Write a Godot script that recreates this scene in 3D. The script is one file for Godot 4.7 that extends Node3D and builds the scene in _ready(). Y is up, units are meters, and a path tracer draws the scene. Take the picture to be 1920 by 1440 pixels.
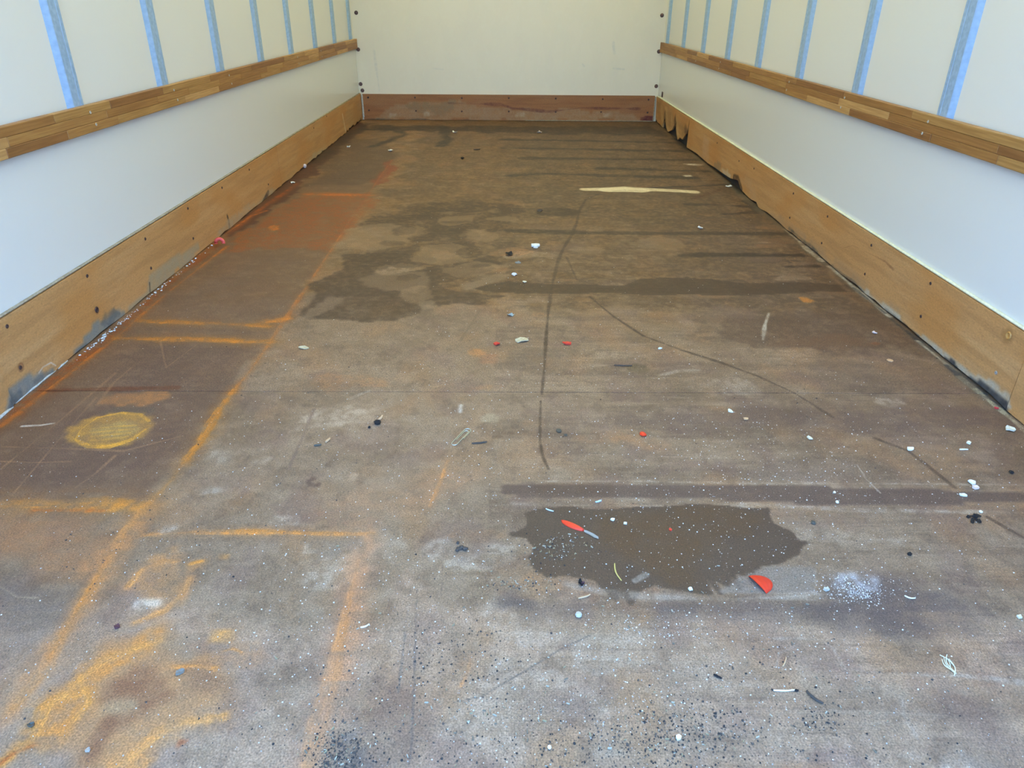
extends Node3D
# Interior of an empty box van body seen from its open rear: stained plywood floor, white lined walls, timber rub rails and kick boards.

const X_BOARD_L := -1.177
const X_BOARD_R := 1.203
const X_LINING_L := -1.190
const X_LINING_R := 1.2155
const X_WALL_L := -1.202
const X_WALL_R := 1.2275
const Z_BOARD := -6.22
const Z_WALL := -6.235
const Z_REAR := -0.22
const ROOF := 2.28
const SEAMS := [-0.22, -1.585, -4.025, -6.235]

var rng := RandomNumberGenerator.new()
var n_soft: PackedByteArray
var n_mid: PackedByteArray
var n_fine: PackedByteArray
var n_grit: PackedByteArray
var taken := {}


# ---------- naming and tagging ----------
func numbered(called: String) -> String:
	var k: int = taken.get(called, 0)
	taken[called] = k + 1
	return called if k == 0 else "%s_%03d" % [called, k]


func part(called: String, mesh: Mesh, m: Material, parent: Node3D, at := Vector3.ZERO, turn := Vector3.ZERO) -> MeshInstance3D:
	var o := MeshInstance3D.new()
	o.name = called
	o.mesh = mesh
	o.material_override = m
	o.position = at
	o.rotation = turn
	parent.add_child(o, true)
	return o


func setting(called: String) -> Node3D:
	var o := Node3D.new()
	o.name = called
	o.set_meta("kind", "structure")
	add_child(o)
	return o


func tag(o: Node3D, label: String, category: String, group := "") -> void:
	o.set_meta("label", label)
	o.set_meta("category", category)
	if group:
		o.set_meta("group", group)


func thing(called: String, label: String, category: String, at: Vector2, turn := 0.0, group := "") -> Node3D:
	var o := Node3D.new()
	o.name = numbered(called)
	add_child(o)
	o.position = Vector3(at.x, 0.0, at.y)
	o.rotation.y = turn
	tag(o, label, category, group)
	return o


func lone(called: String, mesh: Mesh, m: Material, label: String, category: String, at: Vector2, turn := 0.0, group := "") -> MeshInstance3D:
	var o := MeshInstance3D.new()
	o.name = numbered(called)
	o.mesh = mesh
	o.material_override = m
	add_child(o)
	o.position = Vector3(at.x, 0.0, at.y)
	o.rotation.y = turn
	tag(o, label, category, group)
	return o


# ---------- mesh building ----------
func tri(st: SurfaceTool, a: Vector3, b: Vector3, c: Vector3, n: Vector3, ua := Vector2.ZERO, ub := Vector2.ZERO, uc := Vector2.ZERO) -> void:
	var flip := (b - a).cross(c - a).dot(n) > 0.0
	st.set_normal(n); st.set_uv(ua); st.set_uv2(ua * 0.0 + Vector2(a.x, a.z)); st.add_vertex(a)
	if flip:
		st.set_normal(n); st.set_uv(uc); st.set_uv2(Vector2(c.x, c.z)); st.add_vertex(c)
		st.set_normal(n); st.set_uv(ub); st.set_uv2(Vector2(b.x, b.z)); st.add_vertex(b)
	else:
		st.set_normal(n); st.set_uv(ub); st.set_uv2(Vector2(b.x, b.z)); st.add_vertex(b)
		st.set_normal(n); st.set_uv(uc); st.set_uv2(Vector2(c.x, c.z)); st.add_vertex(c)


func quad(st: SurfaceTool, a: Vector3, b: Vector3, c: Vector3, d: Vector3, out: Vector3) -> void:
	var n := (b - a).cross(c - a)
	if n.length() < 1e-12:
		n = (c - a).cross(d - a)
	n = n.normalized()
	if n.dot(out) < 0.0:
		n = -n
	tri(st, a, b, c, n)
	tri(st, a, c, d, n)


func begin() -> SurfaceTool:
	var st := SurfaceTool.new()
	st.begin(Mesh.PRIMITIVE_TRIANGLES)
	return st


# a box from lo to hi with chamfered edges
func block(lo: Vector3, hi: Vector3, r := 0.002) -> ArrayMesh:
	var st := begin()
	add_block(st, lo, hi, r)
	return st.commit()


func add_block(st: SurfaceTool, lo: Vector3, hi: Vector3, r: float) -> void:
	var mid := (lo + hi) * 0.5
	var half := (hi - lo) * 0.5
	r = minf(r, minf(half.x, minf(half.y, half.z)) * 0.9)
	var inner := half - Vector3(r, r, r)
	for axis in 3:
		var b := (axis + 1) % 3
		var c := (axis + 2) % 3
		for s in [-1.0, 1.0]:
			var n := Vector3.ZERO
			n[axis] = s
			var p := []
			for k in [[-1, -1], [1, -1], [1, 1], [-1, 1]]:
				var v := Vector3.ZERO
				v[axis] = s * half[axis]
				v[b] = k[0] * inner[b]
				v[c] = k[1] * inner[c]
				p.append(mid + v)
			quad(st, p[0], p[1], p[2], p[3], n)
		for sb in [-1.0, 1.0]:
			for sc in [-1.0, 1.0]:
				var n := Vector3.ZERO
				n[b] = sb
				n[c] = sc
				var p := []
				for k in [[-1, 0], [1, 0], [1, 1], [-1, 1]]:
					var v := Vector3.ZERO
					v[axis] = k[0] * inner[axis]
					v[b] = sb * (half[b] if k[1] == 0 else inner[b])
					v[c] = sc * (inner[c] if k[1] == 0 else half[c])
					p.append(mid + v)
				quad(st, p[0], p[1], p[2], p[3], n)
	for sx in [-1.0, 1.0]:
		for sy in [-1.0, 1.0]:
			for sz in [-1.0, 1.0]:
				var g := Vector3(sx, sy, sz)
				tri(st, mid + g * Vector3(half.x, inner.y, inner.z), mid + g * Vector3(inner.x, half.y, inner.z), mid + g * Vector3(inner.x, inner.y, half.z), g.normalized())


# an outline in (u, v) given thickness; put maps (u, v, depth 0..1) to space, uv maps (u, v) to the texture
func slab(outline: PackedVector2Array, put: Callable, uv: Callable) -> ArrayMesh:
	var st := begin()
	var ids := Geometry2D.triangulate_polygon(outline)
	var n: Vector3 = (put.call(0.0, 0.0, 1.0) - put.call(0.0, 0.0, 0.0)).normalized()
	for k in range(0, ids.size(), 3):
		var q := [outline[ids[k]], outline[ids[k + 1]], outline[ids[k + 2]]]
		tri(st, put.call(q[0].x, q[0].y, 1.0), put.call(q[1].x, q[1].y, 1.0), put.call(q[2].x, q[2].y, 1.0), n, uv.call(q[0]), uv.call(q[1]), uv.call(q[2]))
		tri(st, put.call(q[0].x, q[0].y, 0.0), put.call(q[1].x, q[1].y, 0.0), put.call(q[2].x, q[2].y, 0.0), -n, uv.call(q[0]), uv.call(q[1]), uv.call(q[2]))
	var centre := Vector2.ZERO
	for q in outline:
		centre += q / outline.size()
	var wise := -1.0 if Geometry2D.is_polygon_clockwise(outline) else 1.0
	for k in outline.size():
		var a := outline[k]
		var b := outline[(k + 1) % outline.size()]
		var e := (b - a).normalized()
		var o := Vector2(e.y, -e.x) * wise
		var side: Vector3 = (put.call(o.x, o.y, 0.0) - put.call(0.0, 0.0, 0.0)).normalized()
		var pa: Vector3 = put.call(a.x, a.y, 0.0)
		var pb: Vector3 = put.call(b.x, b.y, 0.0)
		var pc: Vector3 = put.call(b.x, b.y, 1.0)
		var pd: Vector3 = put.call(a.x, a.y, 1.0)
		tri(st, pa, pb, pc, side, uv.call(a), uv.call(b), uv.call(b))
		tri(st, pa, pc, pd, side, uv.call(a), uv.call(b), uv.call(a))
	return st.commit()


# ---------- painting of stains and grain ----------
class Paint:
	var w: int
	var h: int
	var u0: float
	var v0: float
	var du: float
	var dv: float
	var r := PackedFloat32Array()
	var g := PackedFloat32Array()
	var b := PackedFloat32Array()
	var noise: PackedByteArray
	var grain: PackedByteArray

	# pixel (0, 0) lies at (u0, v0) metres, the last one at (u1, v1)
	func _init(pw: int, ph: int, at0: Vector2, at1: Vector2, c: Array, soft: PackedByteArray, fine: PackedByteArray) -> void:
		w = pw; h = ph; u0 = at0.x; v0 = at0.y
		du = (at1.x - at0.x) / pw
		dv = (at1.y - at0.y) / ph
		for a in [r, g, b]:
			a.resize(w * h)
		r.fill(c[0]); g.fill(c[1]); b.fill(c[2])
		noise = soft
		grain = fine

	# patches of a colour with outlines from noise: a tile of 512 cells, cells of cu x cv metres
	func wash(tile: PackedByteArray, cu: float, cv: float, lo: float, hi: float, c: Array, alpha: float, shift := 0, from_u := -100.0) -> void:
		var k := 1.0 / maxf(hi - lo, 0.001)
		for y in h:
			var row := ((int((v0 + y * dv) / cv + 40000.0) + shift * 131) & 511) << 9
			var i := y * w
			var x_in := clampi(int((from_u - u0) / du), 0, w) if from_u > -50.0 else 0
			i += x_in
			var fx := (u0 + x_in * du) / cu + 40000.0 + shift * 57
			var sx := du / cu
			for x in range(x_in, w):
				var m := (tile[row | (int(fx) & 511)] - lo) * k
				fx += sx
				if m > 0.0:
					if m > 1.0:
						m = 1.0
					m *= alpha
					r[i] += (c[0] - r[i]) * m
					g[i] += (c[1] - g[i]) * m
					b[i] += (c[2] - b[i]) * m
				i += 1

	func lay(mask: PackedFloat32Array, x0: int, y0: int, mw: int, mh: int, c: Array, alpha: float, broken: float) -> void:
		for y in mh:
			var i := (y0 + y) * w + x0
			var j := y * mw
			var row := ((int((v0 + (y0 + y) * dv) / 0.0028 + 40000.0)) & 511) << 9
			var col := int((u0 + x0 * du) / 0.0028 + 40000.0)
			for x in mw:
				var m := mask[j]
				if m > 0.003:
					if broken > 0.0:
						var q := grain[row | (int(col + x * absf(du) / 0.0028) & 511)] / 255.0
						var slow := noise[(row ^ 0x1a200) | (int((col + x * absf(du) / 0.0028) * 1.6) & 511)] / 255.0
						m *= (1.0 - broken + broken * clampf((q - 0.3) * 3.0, 0.0, 1.0)) * (1.0 - broken + broken * clampf((slow - 0.2) * 2.4, 0.1, 1.25))
						if m > 1.0:
							m = 1.0
					m *= alpha
					r[i] += (c[0] - r[i]) * m
					g[i] += (c[1] - g[i]) * m
					b[i] += (c[2] - b[i]) * m
				i += 1
				j += 1

	func frame(pts: Array, pad: float) -> Rect2i:
		var lo := Vector2(1e9, 1e9)
		var hi := Vector2(-1e9, -1e9)
		for p in pts:
			var q := Vector2((p.x - u0) / du, (p.y - v0) / dv)
			lo = lo.min(q)
			hi = hi.max(q)
		var e := Vector2(absf(pad / du), absf(pad / dv)) + Vector2.ONE
		var a := Vector2i((lo - e).floor()).clamp(Vector2i.ZERO, Vector2i(w, h))
		var z := Vector2i((hi + e).ceil()).clamp(Vector2i.ZERO, Vector2i(w, h))
		return Rect2i(a, z - a)

	# a band along a polyline; soft is the share of its half width that fades, rag how far the edge wanders (metres)
	func stroke(pts: Array, wide: float, c: Array, alpha := 1.0, soft := 0.5, rag := 0.004, broken := 0.3) -> void:
		var half := wide * 0.5
		var f := frame(pts, half + rag)
		if f.size.x <= 0 or f.size.y <= 0:
			return
		var mask := PackedFloat32Array()
		mask.resize(f.size.x * f.size.y)
		var core := half * (1.0 - soft)
		var over := maxf(half - core, 0.0001)
		for s in pts.size() - 1:
			var a: Vector2 = pts[s]
			var d: Vector2 = pts[s + 1] - a
			var l2 := maxf(d.length_squared(), 1e-9)
			var sf := frame([a, a + d], half + rag)
			for y in range(sf.position.y, sf.end.y):
				var row := ((int((v0 + y * dv) / 0.004 + 40000.0)) & 511) << 9
				var j := (y - f.position.y) * f.size.x - f.position.x
				for x in range(sf.position.x, sf.end.x):
					var p := Vector2(u0 + x * du, v0 + y * dv)
					var t := clampf((p - a).dot(d) / l2, 0.0, 1.0)
					var dist := (p - a - d * t).length() + (noise[row | (int(p.x / 0.004 + 40000.0) & 511)] / 255.0 - 0.5) * 2.0 * rag
					if dist < half:
						var m := minf(1.0, (half - dist) / over)
						if m > mask[j + x]:
							mask[j + x] = m
		lay(mask, f.position.x, f.position.y, f.size.x, f.size.y, c, alpha, broken)

	# a rust line: a faint wide bloom, a broken body and a few finer streaks within it
	func rust(pts: Array, wide: float, c: Array, alpha := 0.8) -> void:
		c = [c[0] * 0.97, c[1] * 0.93, c[2] * 0.95]
		stroke(pts, wide * 2.8, [c[0] * 0.84, c[1] * 0.86, c[2] * 0.98], alpha * 0.55, 1.0, wide * 0.5, 0.55)
		stroke(pts, wide * 1.1, c, alpha * 0.85, 0.9, wide * 0.45, 0.55)
		for k in 3:
			var off := (k - 1) * wide * 0.24
			var moved := []
			for q in pts.size():
				var d: Vector2 = (pts[mini(q + 1, pts.size() - 1)] - pts[maxi(q - 1, 0)]).normalized()
				moved.append(pts[q] + Vector2(-d.y, d.x) * (off + wide * 0.12 * sin(q * 2.3 + k * 1.7)))
			var t := 0.86 + 0.12 * k
			stroke(moved, wide * 0.26, [minf(c[0] * t, 232.0), c[1] * t, c[2] * t * 0.9], alpha * 0.8, 0.8, wide * 0.22, 0.65)

	# a filled outline; blur and rag in metres
	func area(pts: Array, c: Array, alpha := 1.0, blur := 0.01, rag := 0.01, broken := 0.3) -> void:
		var f := frame(pts, blur * 2.0 + rag)
		if f.size.x <= 1 or f.size.y <= 1:
			return
		var outline := PackedVector2Array(pts)
		var bytes := PackedByteArray()
		bytes.resize(f.size.x * f.size.y)
		var j := 0
		for y in range(f.position.y, f.end.y):
			var v := v0 + y * dv
			var row := ((int(v / 0.004 + 40000.0)) & 511) << 9
			var row2 := ((int(v / 0.004 + 40177.0)) & 511) << 9
			for x in range(f.position.x, f.end.x):
				var u := u0 + x * du
				var col := int(u / 0.004 + 40000.0)
				var q := Vector2(u + (noise[row | (col & 511)] / 255.0 - 0.5) * 3.0 * rag, v + (noise[row2 | ((col + 91) & 511)] / 255.0 - 0.5) * 3.0 * rag)
				if Geometry2D.is_point_in_polygon(q, outline):
					bytes[j] = 255
				j += 1
		var im := Image.create_from_data(f.size.x, f.size.y, false, Image.FORMAT_L8, bytes)
		var sx := maxi(1, int(f.size.x / maxf(1.0, absf(blur / du))))
		var sy := maxi(1, int(f.size.y / maxf(1.0, absf(blur / dv))))
		if sx < f.size.x or sy < f.size.y:
			im.resize(maxi(2, sx), maxi(2, sy), Image.INTERPOLATE_TRILINEAR if false else Image.INTERPOLATE_BILINEAR)
			im.resize(f.size.x, f.size.y, Image.INTERPOLATE_CUBIC)
		bytes = im.get_data()
		var mask := PackedFloat32Array()
		mask.resize(bytes.size())
		for k in bytes.size():
			mask[k] = bytes[k] / 255.0
		lay(mask, f.position.x, f.position.y, f.size.x, f.size.y, c, alpha, broken)

	func blob(at: Vector2, ru: float, rv: float, c: Array, alpha := 1.0, blur := 0.01, rag := 0.01, broken := 0.3) -> void:
		var pts := []
		for k in 16:
			pts.append(at + Vector2(cos(TAU * k / 16.0) * ru, sin(TAU * k / 16.0) * rv))
		area(pts, c, alpha, blur, rag, broken)

	# the picture, enlarged, with fine grain of the given strength
	func finish(fw: int, fh: int, tile: PackedByteArray, strength: float, tile2: PackedByteArray, strength2: float, mesh := 0.0) -> ImageTexture:
		var out := PackedByteArray()
		out.resize(w * h * 3)
		var j := 0
		for i in w * h:
			out[j] = clampi(int(r[i]), 0, 255)
			out[j + 1] = clampi(int(g[i]), 0, 255)
			out[j + 2] = clampi(int(b[i]), 0, 255)
			j += 3
		var im := Image.create_from_data(w, h, false, Image.FORMAT_RGB8, out)
		if fw != w or fh != h:
			im.resize(fw, fh, Image.INTERPOLATE_CUBIC)
		if strength > 0.0:
			out = im.get_data()
			j = 0
			for y in fh:
				var row := (y & 511) << 9
				var row2 := ((y * 3 + 200) & 511) << 9
				for x in fw:
					var k := 1.0 + (tile[row | (x & 511)] - 128) * strength + (tile2[row2 | ((x * 3 + (y >> 9) * 77) & 511)] - 128) * strength2
					if mesh > 0.0 and x % 3 == 0 and y % 3 == 0:
						k -= mesh * noise[(((y >> 1) & 511) << 9) | ((x >> 1) & 511)] * 0.0078
					out[j] = clampi(int(out[j] * k), 0, 255)
					out[j + 1] = clampi(int(out[j + 1] * k), 0, 255)
					out[j + 2] = clampi(int(out[j + 2] * k), 0, 255)
					j += 3
			im = Image.create_from_data(fw, fh, false, Image.FORMAT_RGB8, out)
		return ImageTexture.create_from_image(im)


func tile(s: int, freq: float, octaves: int, kind := FastNoiseLite.TYPE_SIMPLEX_SMOOTH) -> PackedByteArray:
	var n := FastNoiseLite.new()
	n.seed = s
	n.noise_type = kind
	n.frequency = freq
	n.fractal_octaves = octaves
	var im := n.get_seamless_image(512, 512)
	im.convert(Image.FORMAT_L8)
	return im.get_data()


# ---------- materials ----------
func plain(c: Color, rough := 0.7, metal := 0.0) -> StandardMaterial3D:
	var m := StandardMaterial3D.new()
	m.albedo_color = c
	m.roughness = rough
	m.metallic = metal
	return m


func c8(r: float, g: float, b: float) -> Color:
	return Color(r / 255.0, g / 255.0, b / 255.0)


func speckled(c: Color, dark: Color, rough: float, scale: float, metal := 0.0, freq := 0.02) -> StandardMaterial3D:
	var m := plain(Color.WHITE, rough, metal)
	var n := FastNoiseLite.new()
	n.seed = int(scale * 100.0) + 3
	n.frequency = freq
	n.fractal_octaves = 4
	var im := n.get_seamless_image(256, 256)
	im.convert(Image.FORMAT_L8)
	var d := im.get_data()
	var out := PackedByteArray()
	out.resize(d.size() * 3)
	for i in d.size():
		var q := dark.lerp(c, clampf(d[i] / 255.0 * 1.6 - 0.3, 0.0, 1.0))
		out[i * 3] = q.r8; out[i * 3 + 1] = q.g8; out[i * 3 + 2] = q.b8
	m.albedo_texture = ImageTexture.create_from_image(Image.create_from_data(256, 256, false, Image.FORMAT_RGB8, out))
	m.uv1_triplanar = true
	m.uv1_world_triplanar = true
	m.uv1_scale = Vector3.ONE * scale
	return m


# timber whose grain runs along the z axis (or x): streaks drawn out along it
func timber(c: Color, dark: Color, s: int, rough := 0.55) -> StandardMaterial3D:
	var m := plain(Color.WHITE, rough)
	var n := FastNoiseLite.new()
	n.seed = s
	n.frequency = 0.03
	n.fractal_octaves = 4
	var im := n.get_seamless_image(128, 512)
	im.resize(512, 512, Image.INTERPOLATE_CUBIC)
	im.convert(Image.FORMAT_L8)
	var d := im.get_data()
	var out := PackedByteArray()
	out.resize(d.size() * 3)
	for i in d.size():
		var q := dark.lerp(c, clampf(d[i] / 255.0 * 1.8 - 0.4, 0.0, 1.0))
		out[i * 3] = q.r8; out[i * 3 + 1] = q.g8; out[i * 3 + 2] = q.b8
	m.albedo_texture = ImageTexture.create_from_image(Image.create_from_data(512, 512, false, Image.FORMAT_RGB8, out))
	m.uv1_triplanar = true
	m.uv1_world_triplanar = true
	m.uv1_scale = Vector3(4.0, 9.0, 1.2)
	return m


func _ready() -> void:
	rng.seed = 20417
	view_and_light()
	n_soft = tile(11, 0.012, 4)
	n_mid = tile(23, 0.03, 4)
	n_fine = tile(37, 0.09, 3)
	n_grit = tile(41, 0.35, 2)
	build_floor()
	build_shell()
	build_studs()
	build_rails()
	build_boards()
	build_litter()
	build_crumbs()


func view_and_light() -> void:
	var cam := Camera3D.new()
	cam.name = "camera"
	cam.projection = Camera3D.PROJECTION_PERSPECTIVE
	cam.keep_aspect = Camera3D.KEEP_HEIGHT
	cam.fov = 55.954
	cam.near = 0.02
	cam.far = 60.0
	cam.transform = Transform3D(Basis(Vector3(0.99996368, 0.00652721, 0.0054796), Vector3(-0.00320282, 0.88365864, -0.46812087), Vector3(-0.00789762, 0.46808632, 0.88364745)), Vector3(0.0, 0.86272, 0.0))
	add_child(cam)
	cam.current = true
	var sky := ProceduralSkyMaterial.new()
	sky.sky_top_color = c8(108, 172, 252)
	sky.sky_horizon_color = c8(174, 213, 255)
	sky.ground_horizon_color = c8(170, 170, 168)
	sky.ground_bottom_color = c8(140, 138, 132)
	sky.sky_energy_multiplier = 2.0
	sky.ground_energy_multiplier = 1.35
	var e := Environment.new()
	e.background_mode = Environment.BG_SKY
	e.sky = Sky.new()
	e.sky.sky_material = sky
	e.tonemap_mode = Environment.TONE_MAPPER_LINEAR
	e.tonemap_exposure = 1.6
	e.sdfgi_enabled = true
	e.ssao_enabled = true
	e.ssil_enabled = true
	var we := WorldEnvironment.new()
	we.name = "surroundings"
	we.environment = e
	add_child(we)
	# the sun stands high over the cab and shines on the translucent roof
	var sun := DirectionalLight3D.new()
	sun.name = "sun"
	sun.light_color = c8(255, 250, 238)
	sun.light_energy = 3.3
	sun.light_angular_distance = 0.6
	sun.shadow_enabled = true
	add_child(sun)
	sun.look_at_from_position(Vector3(1.5, 6.0, -9.0), Vector3(0.0, 0.0, -4.0), Vector3.UP)


# ---------- floor ----------
func build_floor() -> void:
	var f := setting("floor")
	var x0 := X_BOARD_L - 0.02
	var x1 := X_BOARD_R + 0.02
	var sizes := [[1024, 560, 2048, 1120], [1024, 512, 2048, 1024], [768, 256, 1024, 512]]
	for k in 3:
		var z0: float = SEAMS[k]
		var z1: float = SEAMS[k + 1]
		var s: Array = sizes[k]
		var p := Paint.new(s[0], s[1], Vector2(x0, z0), Vector2(x1, z1), [124, 102, 82], n_soft, n_fine)
		stain_floor(p, k)
		var m := plain(Color.WHITE, 0.62)
		m.albedo_color = c8(255, 241, 222)
		m.albedo_texture = p.finish(s[2], s[3], n_grit, 0.0020, n_fine, 0.0007, 0.0 if k == 2 else 0.09)
		m.texture_repeat = false
		var put := func(u: float, v: float, d: float) -> Vector3: return Vector3(u, -0.02 + 0.02 * d, v)
		var uv := func(q: Vector2) -> Vector2: return Vector2((q.x - x0) / (x1 - x0), (q.y - z0) / (z1 - z0))
		var gap := 0.0012
		var a: float = z0 - (gap if k > 0 else 0.0)
		var b: float = z1 + (gap if k < 2 else 0.0)
		part("floor_sheet", slab(PackedVector2Array([Vector2(x0, a), Vector2(x1, a), Vector2(x1, b), Vector2(x0, b)]), put, uv), m, f)
	part("subfloor", block(Vector3(X_WALL_L - 0.05, -0.06, Z_WALL - 0.04), Vector3(X_WALL_R + 0.05, -0.021, Z_REAR), 0.002), plain(c8(60, 48, 40), 0.9), f)


func stain_floor(p: Paint, sheet: int) -> void:
	# broad tones: bare brown film, grey trodden dust near the doors, mottling
	p.area([Vector2(-1.3, -2.3), Vector2(1.3, -2.0), Vector2(1.3, -6.4), Vector2(-1.3, -6.4)], [112, 80, 42], 0.85, 0.05, 0.12, 0.3)
	p.wash(n_soft, 0.0045, 0.006, 118, 190, [98, 80, 66], 0.5, 1)
	p.wash(n_mid, 0.003, 0.003, 130, 200, [152, 132, 114], 0.35, 2)
	if sheet < 2:
		p.area([Vector2(-0.75, 0.0), Vector2(1.3, 0.0), Vector2(1.3, -1.15), Vector2(0.6, -1.3), Vector2(0.2, -1.75), Vector2(-0.55, -1.75), Vector2(-0.62, -1.0)], [156, 134, 114], 0.5, 0.05, 0.10, 0.4)
		p.area([Vector2(-1.3, 0.0), Vector2(1.3, 0.0), Vector2(1.3, -0.78), Vector2(0.3, -0.82), Vector2(-0.5, -0.85), Vector2(-1.3, -0.9)], [182, 152, 130], 0.65, 0.04, 0.08, 0.35)
	if sheet < 2:
		p.area([Vector2(-0.675, -1.960), Vector2(0.018, -2.227), Vector2(0.169, -1.892), Vector2(0.056, -1.211), Vector2(-0.307, -1.073), Vector2(-0.615, -1.208)], [150, 128, 108], 0.4, 0.06, 0.10, 0.4)
		p.area([Vector2(0.088, -2.228), Vector2(0.757, -2.235), Vector2(0.775, -1.694), Vector2(0.333, -1.574), Vector2(0.099, -1.689)], [138, 116, 94], 0.4, 0.05, 0.08, 0.4)
	p.wash(n_fine, 0.0035, 0.0035, 150, 215, [160, 142, 126], 0.16, 4)
	p.wash(n_fine, 0.0040, 0.0026, 160, 220, [92, 74, 62], 0.16, 9)
	# brushed bands across the right half
	p.wash(n_soft, 0.016, 0.0016, 136, 190, [104, 84, 70], 0.5, 6, -0.03)
	p.wash(n_mid, 0.030, 0.0022, 140, 200, [152, 130, 110], 0.34, 3, -0.03)
	p.wash(n_fine, 0.022, 0.0016, 165, 215, [176, 160, 144], 0.26, 12, -0.03)
	p.wash(n_fine, 0.026, 0.0012, 165, 215, [84, 66, 56], 0.26, 14, -0.03)
	# tints: ochre, plum, and pale trodden smears
	p.wash(n_soft, 0.0030, 0.0042, 140, 205, [160, 116, 78], 0.30, 21)
	p.wash(n_soft, 0.0024, 0.0030, 150, 210, [112, 88, 84], 0.34, 27)
	p.wash(n_mid, 0.0042, 0.0024, 150, 205, [170, 150, 130], 0.26, 31)
	p.wash(n_mid, 0.0018, 0.0030, 160, 215, [96, 76, 64], 0.30, 35)
	p.wash(n_fine, 0.0016, 0.0020, 160, 215, [176, 158, 142], 0.20, 39)
	p.wash(n_fine, 0.0012, 0.0012, 165, 215, [86, 70, 62], 0.22, 43)
	# darker, damp ground further in
	p.area([Vector2(-0.55, -2.35), Vector2(0.0, -2.2), Vector2(1.3, -2.1), Vector2(1.3, -6.4), Vector2(-0.6, -6.4)], [78, 58, 40], 0.6, 0.04, 0.10, 0.62)
	p.area([Vector2(0.05, -3.2), Vector2(1.3, -3.0), Vector2(1.3, -6.4), Vector2(0.0, -6.4)], [74, 58, 42], 0.5, 0.06, 0.12, 0.6)
	p.area([Vector2(0.55, -1.9), Vector2(1.3, -1.75), Vector2(1.3, -3.4), Vector2(0.75, -3.3)], [84, 66, 54], 0.55, 0.05, 0.08, 0.6)
	# smudges trodden in everywhere
	var g := RandomNumberGenerator.new()
	g.seed = 515
	for k in 150:
		var at := Vector2(g.randf_range(-0.6, 1.18), -0.5 - 2.6 * pow(g.randf(), 1.5))
		var long := g.randf_range(0.02, 0.11)
		var flat := long * g.randf_range(0.25, 0.8)
		var tone: Array = [[178, 158, 140], [100, 78, 68], [164, 118, 80], [116, 92, 84], [86, 68, 56], [190, 176, 162]][g.randi() % 6]
		var strong := g.randf_range(0.25, 0.55)
		if at.y > SEAMS[sheet] + 0.15 or at.y < SEAMS[sheet + 1] - 0.15:
			continue
		p.blob(at, long, flat, tone, strong, 0.012, long * 0.35, 0.7)
	# left bay, covered for long: dark brown with a rusty frame
	p.area([Vector2(-0.816, -4.544), Vector2(-0.703, -4.548), Vector2(-0.688, -2.950), Vector2(-0.677, -2.083), Vector2(-0.683, -1.568), Vector2(-0.691, -1.146), Vector2(-1.041, -1.136), Vector2(-1.179, -1.346), Vector2(-1.158, -2.287), Vector2(-1.102, -3.882)], [104, 78, 62], 0.72, 0.02, 0.015, 0.25)
	p.area([Vector2(-1.062, -1.881), Vector2(-0.719, -1.848), Vector2(-0.689, -1.624), Vector2(-0.689, -1.440), Vector2(-0.702, -1.208), Vector2(-0.879, -1.198), Vector2(-0.981, -1.245), Vector2(-1.011, -1.622)], [92, 70, 62], 0.5, 0.04, 0.04, 0.5)
	p.area([Vector2(-1.042, -3.645), Vector2(-0.662, -3.688), Vector2(-0.636, -3.293), Vector2(-0.669, -2.912), Vector2(-0.685, -2.732), Vector2(-1.076, -2.726), Vector2(-1.096, -2.982)], [140, 76, 26], 0.85, 0.03, 0.04, 0.55)
	p.area([Vector2(-1.084, -5.927), Vector2(-1.080, -3.796), Vector2(-1.115, -2.905), Vector2(-1.185, -2.981), Vector2(-1.193, -4.010), Vector2(-1.202, -6.120)], [70, 36, 24], 0.95, 0.02, 0.03, 0.15)
	p.area([Vector2(-1.157, -5.263), Vector2(-0.874, -5.362), Vector2(-0.694, -4.722), Vector2(-0.709, -3.892), Vector2(-1.031, -3.822)], [80, 60, 46], 0.7, 0.04, 0.05, 0.25)
	p.area([Vector2(-0.748, -3.955), Vector2(-0.703, -4.548), Vector2(-0.649, -4.387), Vector2(-0.657, -3.831)], [124, 54, 20], 0.8, 0.02, 0.03, 0.3)
	p.area([Vector2(-1.263, -5.786), Vector2(-0.792, -5.912), Vector2(-0.675, -5.279), Vector2(-1.120, -5.264)], [110, 82, 48], 0.5, 0.04, 0.04, 0.3)
	# rust lines left by stored goods
	var rust := [188, 112, 36]
	var pale_rust := [206, 146, 76]
	p.rust([Vector2(-1.109, -3.908), Vector2(-1.153, -3.237), Vector2(-1.156, -2.691), Vector2(-1.158, -2.287), Vector2(-1.141, -1.936), Vector2(-1.153, -1.711), Vector2(-1.158, -1.551), Vector2(-1.168, -1.402)], 0.0411, [150, 78, 22], 0.75)
	p.rust([Vector2(-1.105, -2.781), Vector2(-1.127, -2.214), Vector2(-1.123, -1.899), Vector2(-1.139, -1.635), Vector2(-1.151, -1.413)], 0.0168, rust, 0.8)
	p.rust([Vector2(-0.703, -4.548), Vector2(-0.697, -3.653), Vector2(-0.688, -2.950)], 0.0196, [150, 84, 34], 0.7)
	p.rust([Vector2(-0.688, -2.950), Vector2(-0.682, -2.453), Vector2(-0.677, -2.083), Vector2(-0.674, -1.848), Vector2(-0.674, -1.683), Vector2(-0.683, -1.568)], 0.0158, [178, 112, 50], 0.65)
	p.rust([Vector2(-0.674, -1.848), Vector2(-0.674, -1.683), Vector2(-0.683, -1.568)], 0.0185, [196, 126, 50], 0.7)
	p.rust([Vector2(-0.679, -1.595), Vector2(-0.684, -1.514), Vector2(-0.682, -1.428), Vector2(-0.675, -1.344), Vector2(-0.680, -1.275)], 0.0297, [206, 136, 42], 0.9)
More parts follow.
